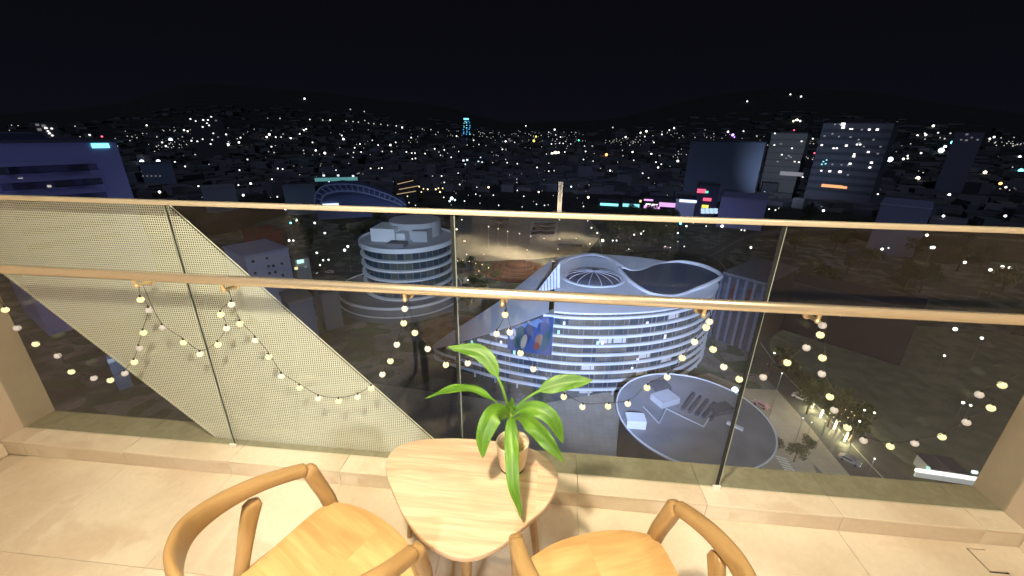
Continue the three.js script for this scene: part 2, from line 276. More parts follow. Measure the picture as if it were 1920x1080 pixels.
{
  const cx = -0.098, cz = -1.205, y = 0.501;
  const t = thing('potted_plant', 'small green dracaena with long drooping leaves in a cream pot on the table', 'plant', V(cx, y, cz));
  const potM = new THREE.MeshStandardMaterial({ map: texture(256, (u, v) => { const f = fbm(u * 8, v * 8, 8, 61), s = fbm(u * 3, v * 3, 3, 71); return mix([0.74, 0.62, 0.48], [0.70, 0.52, 0.38], sstep(s, 0.45, 0.75)).map((x) => x * (0.9 + 0.2 * f)); }), roughness: 0.6 });
  const prof = [[0.001, 0], [0.036, 0], [0.042, 0.006], [0.05, 0.06], [0.0535, 0.105], [0.055, 0.118], [0.0525, 0.1205], [0.0495, 0.117], [0.047, 0.098], [0.001, 0.098]].map((p) => new THREE.Vector2(p[0] * 1.14, p[1]));
  part('pot', new THREE.LatheGeometry(prof, 40).translate(cx, y + 0.006, cz), potM, t);
  part('saucer', new THREE.LatheGeometry([[0.001, 0], [0.043, 0], [0.047, 0.004], [0.001, 0.0055]].map((p) => new THREE.Vector2(...p)), 40).translate(cx, y - 0.0005, cz), M.seal, t);
  const soil = new THREE.CircleGeometry(0.0545, 32, 0).rotateX(-PI / 2).translate(cx, y + 0.1055, cz);
  part('soil', soil, new THREE.MeshStandardMaterial({ map: texture(128, (u, v) => { const f = fbm(u * 20, v * 20, 20, 91, 3); return mix([0.5, 0.32, 0.2], [0.72, 0.55, 0.42], sstep(f, 0.35, 0.7)); }), roughness: 0.95 }), t);
  const leafM = new THREE.MeshPhysicalMaterial({ map: texture(256, (u, v) => {
    const mid = Math.exp(-(((u - 0.5) / 0.04) ** 2)), str = fbm(u * 14, v * 1.5, 28, 33, 3), bl = fbm(u * 3, v * 5, 8, 44, 3);
    let c = mix([0.075, 0.205, 0.012], [0.135, 0.315, 0.018], sstep(str * 0.45 + bl * 0.65, 0.35, 0.75)); c = mix(c, [0.2, 0.2, 0.04], 0.7 * sstep(v, 0.955, 1)); return mix(c, [0.2, 0.36, 0.05], 0.4 * mid);
  }), roughness: 0.5, transmission: 0.3, thickness: 0, side: THREE.DoubleSide });
  const stemM = std([0.28, 0.36, 0.10], 0.6);
  const C0 = V(-0.108, 0.735, cz);
  part('stem', tube([V(cx - 0.004, y + 0.1, cz), V(-0.104, 0.67, cz), V(-0.108, 0.765, cz - 0.003)], 0.0065, 8, 12), stemM, t);
  // leaf: start, a point it bends over, its tip; widest part; how far along the blade starts; the way its upper face looks
  const leaf = (a, b, c, w, bare, roll = 0, face = V(0, 1, 0.15)) => {
    const cu = new THREE.CatmullRomCurve3([a, ...b, c], false, 'centripetal'), pos = [], uv = [], idx = [], n = 30, m = 8;
    for (let i = 0; i <= n; i++) {
      const s = i / n, p = cu.getPointAt(s), T = cu.getTangentAt(s), S = T.clone().cross(face).normalize().applyAxisAngle(T, roll), N = S.clone().cross(T).normalize();
      const q = clamp((s - bare) / (1 - bare), 0, 1), half = (s < bare ? 0.0035 + 0.0015 * s / bare : 0.005 * (1 - q) + w * 0.5 * Math.pow(Math.sin(PI * Math.pow(q, 0.8)), 0.75)) * (q > 0.999 ? 0.05 : 1);
      for (let k = 0; k <= m; k++) { const e = k / m * 2 - 1, wave = 0.0035 * Math.sin(s * 17 + k) * Math.abs(e) ** 2 * (half / (w * 0.5)); const v = p.clone().addScaledVector(S, e * half).addScaledVector(N, Math.abs(e) * half * 0.28 + wave - 0.06 * half * e * e); pos.push(v.x, v.y, v.z); uv.push(k / m, s); }
    }
    for (let i = 0; i < n; i++) for (let k = 0; k < m; k++) { const A = i * (m + 1) + k, B = A + m + 1; idx.push(A, B, A + 1, B, B + 1, A + 1); }
    const g = new THREE.BufferGeometry(); g.setAttribute('position', new THREE.Float32BufferAttribute(pos, 3)); g.setAttribute('uv', new THREE.Float32BufferAttribute(uv, 2)); g.setIndex(idx); g.computeVertexNormals();
    part('leaf', g, leafM, t);
  };
  const P = (px, py, z) => atZ(px, py, z);
  leaf(C0, [P(937, 715, -1.24), P(905, 665, -1.29)], P(838, 650, -1.31), 0.052, 0.40, -0.5);
  leaf(C0, [P(925, 750, -1.22), P(870, 728, -1.22)], P(794, 748, -1.21), 0.040, 0.28, 0.1);
  leaf(C0, [P(980, 752, -1.22), P(1040, 722, -1.24)], P(1112, 713, -1.25), 0.056, 0.45, 0.55);
  leaf(C0, [P(928, 775, -1.15), P(908, 815, -1.10)], P(905, 860, -1.07), 0.062, 0.07, -0.1, V(0, 0.6, 1));
  leaf(C0, [P(958, 790, -1.15), P(960, 850, -1.05), P(963, 910, -0.985)], P(979, 971, -0.955), 0.042, 0.08, 0.1, V(0.05, 0.7, 0.8));
  leaf(C0, [P(990, 790, -1.15), P(1025, 825, -1.10)], P(1058, 868, -1.07), 0.055, 0.16, 0.5, V(0.1, 0.7, 0.8));
  leaf(C0, [P(990, 765, -1.2), P(1030, 780, -1.17)], P(1057, 832, -1.15), 0.052, 0.14, 0.2, V(0.1, 0.8, 0.5));
  leaf(V(-0.108, 0.75, cz), [V(-0.107, 0.78, cz), V(-0.106, 0.80, cz + 0.004)], V(-0.103, 0.825, cz + 0.003), 0.022, 0.05, 0.3, V(0, 0.2, 1));
  leaf(V(-0.11, 0.75, cz), [V(-0.112, 0.775, cz + 0.006)], V(-0.12, 0.80, cz + 0.014), 0.02, 0.05, -0.3, V(0, 0.2, 1));
}
function makeChair(label) {
  const t = thing('armchair', label, 'chair', V(0, 0, 0), 'wooden armchairs round the table');
  // seat: a dished board
  {
    const n = 28, pos = [], uv = [], idx = [], ys = 0.441;
    const front = (u) => -0.261 + 0.057 * Math.abs(u) ** 2.4, back = (u) => 0.215 - 0.02 * u * u, half = (v) => 0.239 - 0.028 * sstep(v, 0.1, 1) - 0.012 * sstep(0.12 - v, 0, 0.12);
    for (const face of [1, 0]) for (let j = 0; j <= n; j++) for (let i = 0; i <= n; i++) {
      const u = i / n * 2 - 1, v = j / n, inset = face ? 0 : 0.012, x = u * (half(v) - inset), z = (front(u) + inset) * (1 - v) + (back(u) - inset) * v;
      const rim = Math.min(1 - Math.abs(u), Math.min(v, 1 - v) * 2), dish = -0.012 * sstep(rim, 0.02, 0.7) + 0.008 * sstep(v, 0.6, 1) - 0.006 * (1 - sstep(v, 0, 0.16)) * (1 - 0.4 * Math.abs(u)) - 0.0035 * (1 - sstep(rim, 0, 0.035));
      pos.push(x, ys + (face ? dish : dish - 0.026), z); uv.push(x, z);
    }
    const S = n + 1, F = S * S;
    for (let j = 0; j < n; j++) for (let i = 0; i < n; i++) { const a = j * S + i; idx.push(a, a + S, a + 1, a + 1, a + S, a + S + 1, F + a, F + a + 1, F + a + S, F + a + 1, F + a + S + 1, F + a + S); }
    const loop = []; for (let i = 0; i < n; i++) loop.push(i); for (let j = 0; j < n; j++) loop.push(j * S + n); for (let i = n; i > 0; i--) loop.push(n * S + i); for (let j = n; j > 0; j--) loop.push(j * S);
    loop.forEach((a, i) => { const b = loop[(i + 1) % loop.length]; idx.push(a, b, F + a, b, F + b, F + a); });
    let g = new THREE.BufferGeometry(); g.setAttribute('position', new THREE.Float32BufferAttribute(pos, 3)); g.setAttribute('uv', new THREE.Float32BufferAttribute(uv, 2)); g.setIndex(idx);
    g.computeVertexNormals(); part('seat', toCreasedNormals(g, 0.9), M.seat, t, true);
  }
  // one bent rail: both arms and the back
  const side = (s) => [V(s * 0.262, 0.608, -0.158), V(s * 0.268, 0.640, -0.08), V(s * 0.264, 0.672, 0.0), V(s * 0.243, 0.705, 0.1), V(s * 0.19, 0.735, 0.19), V(s * 0.1, 0.752, 0.245)];
  part('arm_rail', bar([...side(-1), V(0, 0.757, 0.26), ...side(1).reverse()], [0.044, 0.046, 0.044, 0.038, 0.032, 0.028, 0.027, 0.028, 0.032, 0.038, 0.044, 0.046, 0.044], [0.042, 0.043, 0.05, 0.062, 0.078, 0.092, 0.098, 0.092, 0.078, 0.062, 0.05, 0.043, 0.042], { n: 120, seg: 20, power: 3 }), M.oak, t, true);
  for (const s of [-1, 1]) {
    part('leg', bar([V(s * 0.262, 0.617, -0.160), V(s * 0.254, 0.54, -0.178), V(s * 0.243, 0.45, -0.199), V(s * 0.236, 0.32, -0.212), V(s * 0.232, 0.0, -0.225)], [0.044, 0.044, 0.042, 0.034, 0.026], [0.05, 0.048, 0.046, 0.036, 0.026], { up: V(0, 0, 1), power: 4 }), M.oak, t, true);
    part('leg', bar([V(s * 0.2625, 0.63, 0.012), V(s * 0.256, 0.58, 0.038), V(s * 0.243, 0.44, 0.095), V(s * 0.235, 0.25, 0.16), V(s * 0.23, 0.0, 0.235)], [0.03, 0.03, 0.03, 0.028, 0.023], [0.058, 0.042, 0.038, 0.034, 0.025], { up: V(0, 0, 1), power: 3 }), M.oak, t, true);
    part('side_rail', bar([V(s * 0.232, 0.405, -0.19), V(s * 0.232, 0.405, 0.09)], 0.022, 0.04), M.oak, t, true);
  }
  part('cross_rail', bar([V(-0.22, 0.40, -0.19), V(0.22, 0.40, -0.19)], 0.022, 0.04), M.oak, t, true);
  part('cross_rail', bar([V(-0.225, 0.40, 0.1), V(0.225, 0.40, 0.1)], 0.022, 0.04), M.oak, t, true);
  return t;
}
{
  const a = makeChair('honey wood armchair at the table, turned towards it from the perforated screen side');
  a.position.set(-0.638, 0, -0.746); a.rotation.y = -0.489;
  const b = a.clone(); b.name = numbered('armchair'); scene.add(b); b.position.set(0.25, 0, -0.758); b.rotation.y = 0.337;
  b.userData.label = 'honey wood armchair on the potted plant side of the table, facing the glass';
}
// ---- string of globe bulbs
{
  const Z = -1.55, t = thing('string_light', 'string of small warm globe bulbs swagged along the handrail', 'string lights', atZ(850, 600, Z));
  const wireM = std([0.03, 0.024, 0.018], 0.6), bulbs = [glow([1, 0.90, 0.42], 0.95, [0.3, 0.3, 0.25]), glow([0.84, 0.74, 0.68], 0.42, [0.3, 0.28, 0.27]), glow([1, 0.93, 0.68], 0.75, [0.3, 0.3, 0.27])];
  const runs = [
    [-12, 560, 10, 581, 32, 615, 67, 645, 108, 667, 134, 697, 176, 709, 207, 713, 234, 700, 252, 679, 261, 653, 269, 624, 279, 582, 264, 562, 262, 536],
    [266, 536, 305, 614, 344, 642, 375, 664, 409, 646, 425, 616, 414, 590, 434, 571, 425, 545],
    [427, 545, 450, 607, 479, 638, 504, 669, 528, 705, 562, 727, 597, 747, 635, 752, 671, 744, 696, 728, 717, 702, 732, 677, 744, 646, 757, 606, 759, 579, 760, 560],
    [763, 560, 778, 624, 802, 654, 836, 684, 877, 681, 911, 659, 931, 626, 947, 590, 943, 572],
    [945, 572, 956, 623, 976, 662, 1000, 692, 1057, 744, 1092, 763, 1140, 762, 1177, 757, 1213, 727, 1251, 707, 1279, 671, 1302, 641, 1324, 614, 1330, 603, 1325, 588],
    [1327, 588, 1337, 655, 1357, 688, 1386, 711, 1431, 707, 1476, 680, 1512, 652, 1538, 628, 1542, 610, 1545, 600],
    [1546, 600, 1542, 671, 1541, 701, 1556, 744, 1564, 769, 1589, 802, 1619, 826, 1669, 837, 1715, 831, 1766, 819, 1812, 792, 1858, 765, 1836, 740, 1879, 722, 1935, 700]];
  let n = 0;
  for (const r of runs) {
    const pts = []; for (let i = 0; i < r.length; i += 2) pts.push(atZ(r[i], r[i + 1], Z));
    part('wire', tube(pts.map((p) => p.clone().add(V(0.004, 0.021, 0))), 0.0013, 5, pts.length * 5), wireM, t);
    for (let i = 1; i < pts.length - 1; i++) {
      const p = pts[i], warm = n++ % 2, right = p.x > 0.9 || p.x < -1.75;
      const b = part('bulb', new THREE.SphereGeometry(0.0142, 16, 12).translate(p.x, p.y, p.z), right ? bulbs[warm] : bulbs[warm ? 2 : 0], t);
      part('cap', new THREE.CylinderGeometry(0.0035, 0.0045, 0.01, 8).translate(p.x + 0.001, p.y + 0.0175, p.z), wireM, b);
    }
  }
}

// ================================================================ THE CITY BELOW
const azOf = (px) => { const d = dir(px, 250); return Math.atan2(d.x, -d.z); };
const bump = (a, c, w) => Math.exp(-(((a - c) / w) ** 2));
const A1 = azOf(600), A2 = azOf(1455), A3 = azOf(380), A4 = azOf(830);
function land(x, z) {                                                // height of the ground
  const r = Math.hypot(x, z), a = Math.atan2(x, -z);
  const el = (0.35 + 3.3 * bump(a, A1, 0.3) + 4.3 * bump(a, A2, 0.3) + 1.2 * bump(a, A3, 0.1) + 0.8 * bump(a, A4, 0.1) + 0.5 * (fbm(a * 7 + 40, 3, 64, 5, 3) - 0.5)) * PI / 180;
  return G + (Math.tan(el) * 6000 + EYE.y - G) * sstep(r, 1300, 6000) + 5 * sstep(r, 700, 2000) * (fbm(x / 300 + 90, z / 300 + 90, 64, 8, 3) - 0.5);
}
function onLand(px, py, lift = 0) {                                  // where the sight line of a pixel meets the ground
  const d = dir(px, py), q = Math.hypot(d.x, d.z); let a = 60, b = 60;
  for (let r = 60; r < 7000; r *= 1.02) { const p = EYE.clone().addScaledVector(d, r / q); b = r; if (p.y < land(p.x, p.z) + lift) break; a = r; }
  for (let i = 0; i < 20; i++) { const m = (a + b) / 2, p = EYE.clone().addScaledVector(d, m / q); p.y < land(p.x, p.z) + lift ? b = m : a = m; }
  return EYE.clone().addScaledVector(d, b / q);
}
{
  const rs = [0]; for (let r = 30; r < 14000; r *= 1.075) rs.push(r);
  const N = 288, pos = [], uv = [], idx = [];
  rs.forEach((r) => { for (let k = 0; k <= N; k++) { const a = k / N * 2 * PI, x = r * Math.sin(a), z = -r * Math.cos(a), y = land(x, z) - (r > 6500 ? (r - 6500) * 0.08 : 0); pos.push(x, y, z); uv.push(x / 160, z / 160); } });
  for (let i = 0; i < rs.length - 1; i++) for (let k = 0; k < N; k++) { const a = i * (N + 1) + k, b = a + N + 1; idx.push(a, a + 1, b, b, a + 1, b + 1); }
  const g = new THREE.BufferGeometry(); g.setAttribute('position', new THREE.Float32BufferAttribute(pos, 3)); g.setAttribute('uv', new THREE.Float32BufferAttribute(uv, 2)); g.setIndex(idx); g.computeVertexNormals();
  struct('ground', g, new THREE.MeshStandardMaterial({ map: texture(512, (u, v) => { const f = fbm(u * 6, v * 6, 6, 12), k = vnoise(u * 48, v * 48, 48, 6), e = fbm(u * 40, v * 40, 40, 19, 3); return mix(mix([0.025, 0.032, 0.02], [0.045, 0.045, 0.045], sstep(f, 0.4, 0.6)), [0.07, 0.065, 0.06], 0.5 * sstep(k, 0.6, 0.8)).map((x) => x * (0.7 + 0.6 * e)); }), roughness: 0.95 }));
}
const asphalt = new THREE.MeshStandardMaterial({ map: texture(256, (u, v) => { const f = fbm(u * 5, v * 5, 5, 3), k = fbm(u * 60, v * 60, 60, 9, 2); const c = 0.06 + 0.05 * f + 0.03 * k; return [c, c, c * 1.02]; }), roughness: 0.85 });
const paveTex = texture(512, (u, v) => { const f = fbm(u * 5, v * 5, 5, 23), j = (Math.abs(u * 8 % 1 - 0.5) > 0.47 || Math.abs(v * 8 % 1 - 0.5) > 0.47) ? 0.8 : 1; return mix([0.36, 0.31, 0.24], [0.46, 0.40, 0.31], f).map((x) => x * j); });
const paving = new THREE.MeshStandardMaterial({ map: paveTex, roughness: 0.8 });
function ribbon(pts, w, lift, m, name) {                             // a road along points on the ground
  const c = new THREE.CatmullRomCurve3(pts.map((p) => V(p.x, 0, p.z)), false, 'centripetal'), n = pts.length * 14, pos = [], uv = [], idx = [];
  for (let i = 0; i <= n; i++) { const p = c.getPointAt(i / n), T = c.getTangentAt(i / n), s = V(-T.z, 0, T.x); for (const e of [-1, 1]) { const x = p.x + s.x * w / 2 * e, z = p.z + s.z * w / 2 * e; pos.push(x, land(x, z) + lift, z); uv.push(e * w / 24, i / n * c.getLength() / 12); } }
  for (let i = 0; i < n; i++) idx.push(i * 2, i * 2 + 1, i * 2 + 2, i * 2 + 2, i * 2 + 1, i * 2 + 3);
  const g = new THREE.BufferGeometry(); g.setAttribute('position', new THREE.Float32BufferAttribute(pos, 3)); g.setAttribute('uv', new THREE.Float32BufferAttribute(uv, 2)); g.setIndex(idx); g.computeVertexNormals();
  if (g.attributes.normal.getY(0) < 0) { g.index.array.reverse(); g.computeVertexNormals(); }
  return struct(name, g, m);
}
const gp = (l) => { const o = []; for (let i = 0; i < l.length; i += 2) o.push(atY(l[i], l[i + 1], G)); return o; };
const linePaint = std([0.45, 0.43, 0.38], 0.7);
{
  {
    const o = []; for (let i = 0; i <= 40; i++) { const a = -1.15 + i * 0.05, r = 400 + 30 * Math.sin(i * 1.3); o.push([r * Math.sin(a), -r * Math.cos(a)]); } for (let i = 40; i >= 0; i -= 4) { const a = -1.15 + i * 0.05; o.push([40 * Math.sin(a), -40 * Math.cos(a)]); }
    struct('city_lots', uvMetres(slab(o, G - 1, G + 0.006), 1 / 60), new THREE.MeshStandardMaterial({ map: texture(512, (u, v) => { const f = fbm(u * 5, v * 5, 5, 81), k = vnoise(u * 14, v * 14, 14, 82), e = fbm(u * 50, v * 50, 50, 83, 3); return mix(mix([0.08, 0.085, 0.08], [0.22, 0.22, 0.21], sstep(f, 0.35, 0.65)), [0.07, 0.10, 0.05], 0.8 * sstep(k, 0.55, 0.62)).map((x) => x * (0.75 + 0.5 * e)); }), roughness: 0.9 }));
  }
  const r1 = gp([1760, 1000, 1640, 880, 1545, 775, 1470, 700, 1425, 640, 1400, 580, 1370, 520, 1330, 480, 1240, 468, 1130, 478, 1040, 482, 900, 500, 780, 512, 640, 508, 540, 512, 380, 530]);
  ribbon(r1, 15, 0.02, asphalt, 'road'); ribbon(r1, 0.35, 0.03, linePaint, 'road_marking');
  const r2 = gp([1330, 480, 1420, 440, 1560, 430, 1760, 440, 1960, 455]); ribbon(r2, 12, 0.028, asphalt, 'road'); ribbon(r2, 0.3, 0.038, linePaint, 'road_marking');
  const r3 = gp([1130, 478, 1120, 440, 1105, 418, 1160, 400, 1300, 402, 1420, 425]); ribbon(r3, 10, 0.034, asphalt, 'road'); ribbon(r3, 0.3, 0.044, linePaint, 'road_marking');
  ribbon(gp([1700, 1000, 1590, 900, 1490, 800, 1430, 730]), 9, 0.012, paving, 'pavement');
  const plaza = slab(gp([868, 398, 1100, 404, 1128, 440, 1100, 476, 1000, 486, 850, 492, 835, 440]).map((p) => [p.x, p.z]), G - 0.4, G + 0.05);
  struct('plaza', uvMetres(plaza, 1 / 16), paving);
  struct('forecourt', uvMetres(slab(gp([560, 700, 1000, 760, 1330, 700, 1480, 760, 1560, 960, 560, 960]).map((p) => [p.x, p.z]), G - 0.4, G + 0.016), 1 / 14), paving);
  struct('lawn', uvMetres(slab(smooth(gp([1445, 660, 1560, 730, 1720, 880, 1960, 900, 1960, 640, 1500, 610]).map((p) => [p.x, p.z]), 60), G - 0.4, G + 0.05), 1 / 30), new THREE.MeshStandardMaterial({ map: texture(256, (u, v) => { const f = fbm(u * 10, v * 10, 10, 51); return mix([0.13, 0.15, 0.10], [0.27, 0.28, 0.2], f); }), roughness: 1 }));
  // crossing
  const cz = thing('zebra_crossing', 'white striped zebra crossing on the road beside the round dark roof', 'crossing', atY(1472, 868, G));
  for (let i = 0; i < 7; i++) { const p = atY(1464 + i * 3.6, 858 + i * 5.2, G); part('stripe', new THREE.BoxGeometry(2.6, 0.012, 0.45).rotateY(-0.35).translate(p.x, G + 0.05, p.z), std([0.7, 0.7, 0.66], 0.6), cz); }
}
function car(px, py, turn, paint, label) {
  const p = atY(px, py, G), t = thing('car', label, 'car', V(p.x, G + 0.05, p.z)); t.rotation.y = turn;
  const sh = new THREE.Shape(); [[-2.15, 0.35], [2.1, 0.35], [2.15, 0.75], [1.9, 0.92], [1.0, 1.0], [0.45, 1.42], [-1.2, 1.45], [-1.9, 1.0], [-2.15, 0.9]].forEach((q, i) => i ? sh.lineTo(...q) : sh.moveTo(...q));
  part('body', new THREE.ExtrudeGeometry(sh, { depth: 1.5, bevelEnabled: true, bevelSize: 0.08, bevelThickness: 0.12, bevelSegments: 2 }).translate(0, 0, -0.75), paint, t, true);
  for (const s of [-1, 1]) { part('side_window', box(-1.45, 0.55, 1.02, 1.36, s * 0.85 - 0.03, s * 0.85 + 0.03), std([0.02, 0.02, 0.025], 0.1), t, true);
    for (const x of [-1.35, 1.35]) part('wheel', new THREE.CylinderGeometry(0.33, 0.33, 0.22, 18).rotateX(PI / 2).translate(x, 0.33, s * 0.78), std([0.02, 0.02, 0.02], 0.8), t, true);
    part('headlight', box(2.16, 2.26, 0.6, 0.78, s * 0.6 - 0.2, s * 0.6 + 0.2), glow([1, 0.97, 0.9], 3), t, true); part('tail_light', box(-2.27, -2.2, 0.68, 0.86, s * 0.62 - 0.2, s * 0.62 + 0.2), glow([1, 0.06, 0.04], 1.2), t, true); }
}
{
  const rose = std([0.5, 0.3, 0.3], 0.4), wh = std([0.6, 0.6, 0.62], 0.4), dk = std([0.04, 0.045, 0.06], 0.3), si = std([0.3, 0.3, 0.32], 0.35);
  car(1426, 762, 2.2, rose, 'pale rose car by the kerb just past the round dark roof'); car(1500, 748, -0.75, wh, 'white car on the road between the round dark roof and the yellow light bars');
  car(1452, 690, 2.3, dk, 'dark car on the road beyond the rose car'); car(1592, 866, -0.8, si, 'silver car on the road below the yellow light bars'); car(1420, 620, 2.0, si, 'grey car on the road beside the framed building');
  car(1180, 472, 3.1, wh, 'white car on the curved road behind the mall roof'); car(1090, 481, 0.1, dk, 'dark car on the curved road at the plaza edge'); car(618, 512, 3.1, wh, 'white car on the road left of the banded round building');
  car(588, 514, 0, si, 'grey car on the road near the white gabled building'); car(1250, 466, 0.2, rose, 'rose car on the curved road beside the dark park');
}
// ---- facade materials
const white = std([0.78, 0.78, 0.78], 0.65), pale = std([0.5, 0.5, 0.52], 0.8), grey = std([0.2, 0.2, 0.22], 0.85), slate = std([0.085, 0.095, 0.12], 0.8), darkM = std([0.03, 0.03, 0.035], 0.8), brown = std([0.11, 0.035, 0.022], 0.85);
const paneMs = [[0.05, 0.075, 0.10, 0.15], [0.10, 0.11, 0.10, 0.2], [0.04, 0.06, 0.085, 0.1], [0.17, 0.155, 0.12, 0.4], [0.07, 0.08, 0.08, 0.3], [0.12, 0.11, 0.085, 0.35]].map((c) => std(c.slice(0, 3), c[3]));
const litPane = [glow([1, 0.85, 0.6], 0.16), glow([0.3, 0.95, 1], 0.7), glow([0.55, 0.5, 1], 0.15), glow([1, 1, 0.9], 0.8)];
const LWm = glow([0.8, 0.75, 1], 0.8);
const at2 = (l, y) => { const o = []; for (let i = 0; i < l.length; i += 2) { const p = atY(l[i], l[i + 1], y); o.push([p.x, p.z]); } return o; };
// a wall standing on a closed curve, its top following a height given along it
function curtainWall(curve, yTop, yBase, inset, i0, i1) {
  const pos = [], idx = []; let n = 0;
  for (let i = i0; i <= i1; i++) { const q = curve[(i + curve.length) % curve.length], y = yTop(q[0], q[1]); pos.push(q[0] * 1, yBase, q[1], q[0], y, q[1]); n++; }
  for (let i = 0; i < n - 1; i++) idx.push(i * 2, i * 2 + 2, i * 2 + 1, i * 2 + 1, i * 2 + 2, i * 2 + 3);
  const g = new THREE.BufferGeometry(); g.setAttribute('position', new THREE.Float32BufferAttribute(pos, 3)); g.setAttribute('uv', new THREE.Float32BufferAttribute(new Float32Array(pos.length / 3 * 2), 2)); g.setIndex(idx); g.computeVertexNormals(); return g;
}
function inwards(curve, d) {                                         // the curve moved towards its middle
  const c = curve.reduce((a, p) => [a[0] + p[0] / curve.length, a[1] + p[1] / curve.length], [0, 0]);
  return curve.map((p, i) => { const a = curve[(i + curve.length - 1) % curve.length], b = curve[(i + 1) % curve.length]; let nx = b[1] - a[1], nz = -(b[0] - a[0]); const l = Math.hypot(nx, nz) || 1; if ((c[0] - p[0]) * nx + (c[1] - p[1]) * nz < 0) { nx = -nx; nz = -nz; } return [p[0] + nx / l * d, p[1] + nz / l * d]; });
}
function ringBand(curve, d, y, h, out) {                             // a ledge that stands OUT of the wall
  const o = inwards(curve, -out); const pos = [], idx = [], n = curve.length;
  for (const [a, b] of d) { const s = pos.length / 3; let m = 0;
    for (let i = a; i <= b; i++) { const p = curve[(i + n) % n], q = o[(i + n) % n]; pos.push(p[0], y, p[1], q[0], y, q[1], q[0], y + h, q[1], p[0], y + h, p[1]); m++; }
    for (let i = 0; i < m - 1; i++) for (let k = 0; k < 4; k++) { const A = s + i * 4 + k, B = s + i * 4 + (k + 1) % 4; idx.push(A, A + 4, B, B, A + 4, B + 4); } }
  const g = new THREE.BufferGeometry(); g.setAttribute('position', new THREE.Float32BufferAttribute(pos, 3)); g.setIndex(idx);
  const f = g.toNonIndexed(); f.computeVertexNormals(); f.setAttribute('uv', new THREE.Float32BufferAttribute(new Float32Array(f.attributes.position.count * 2), 2)); return f;
}
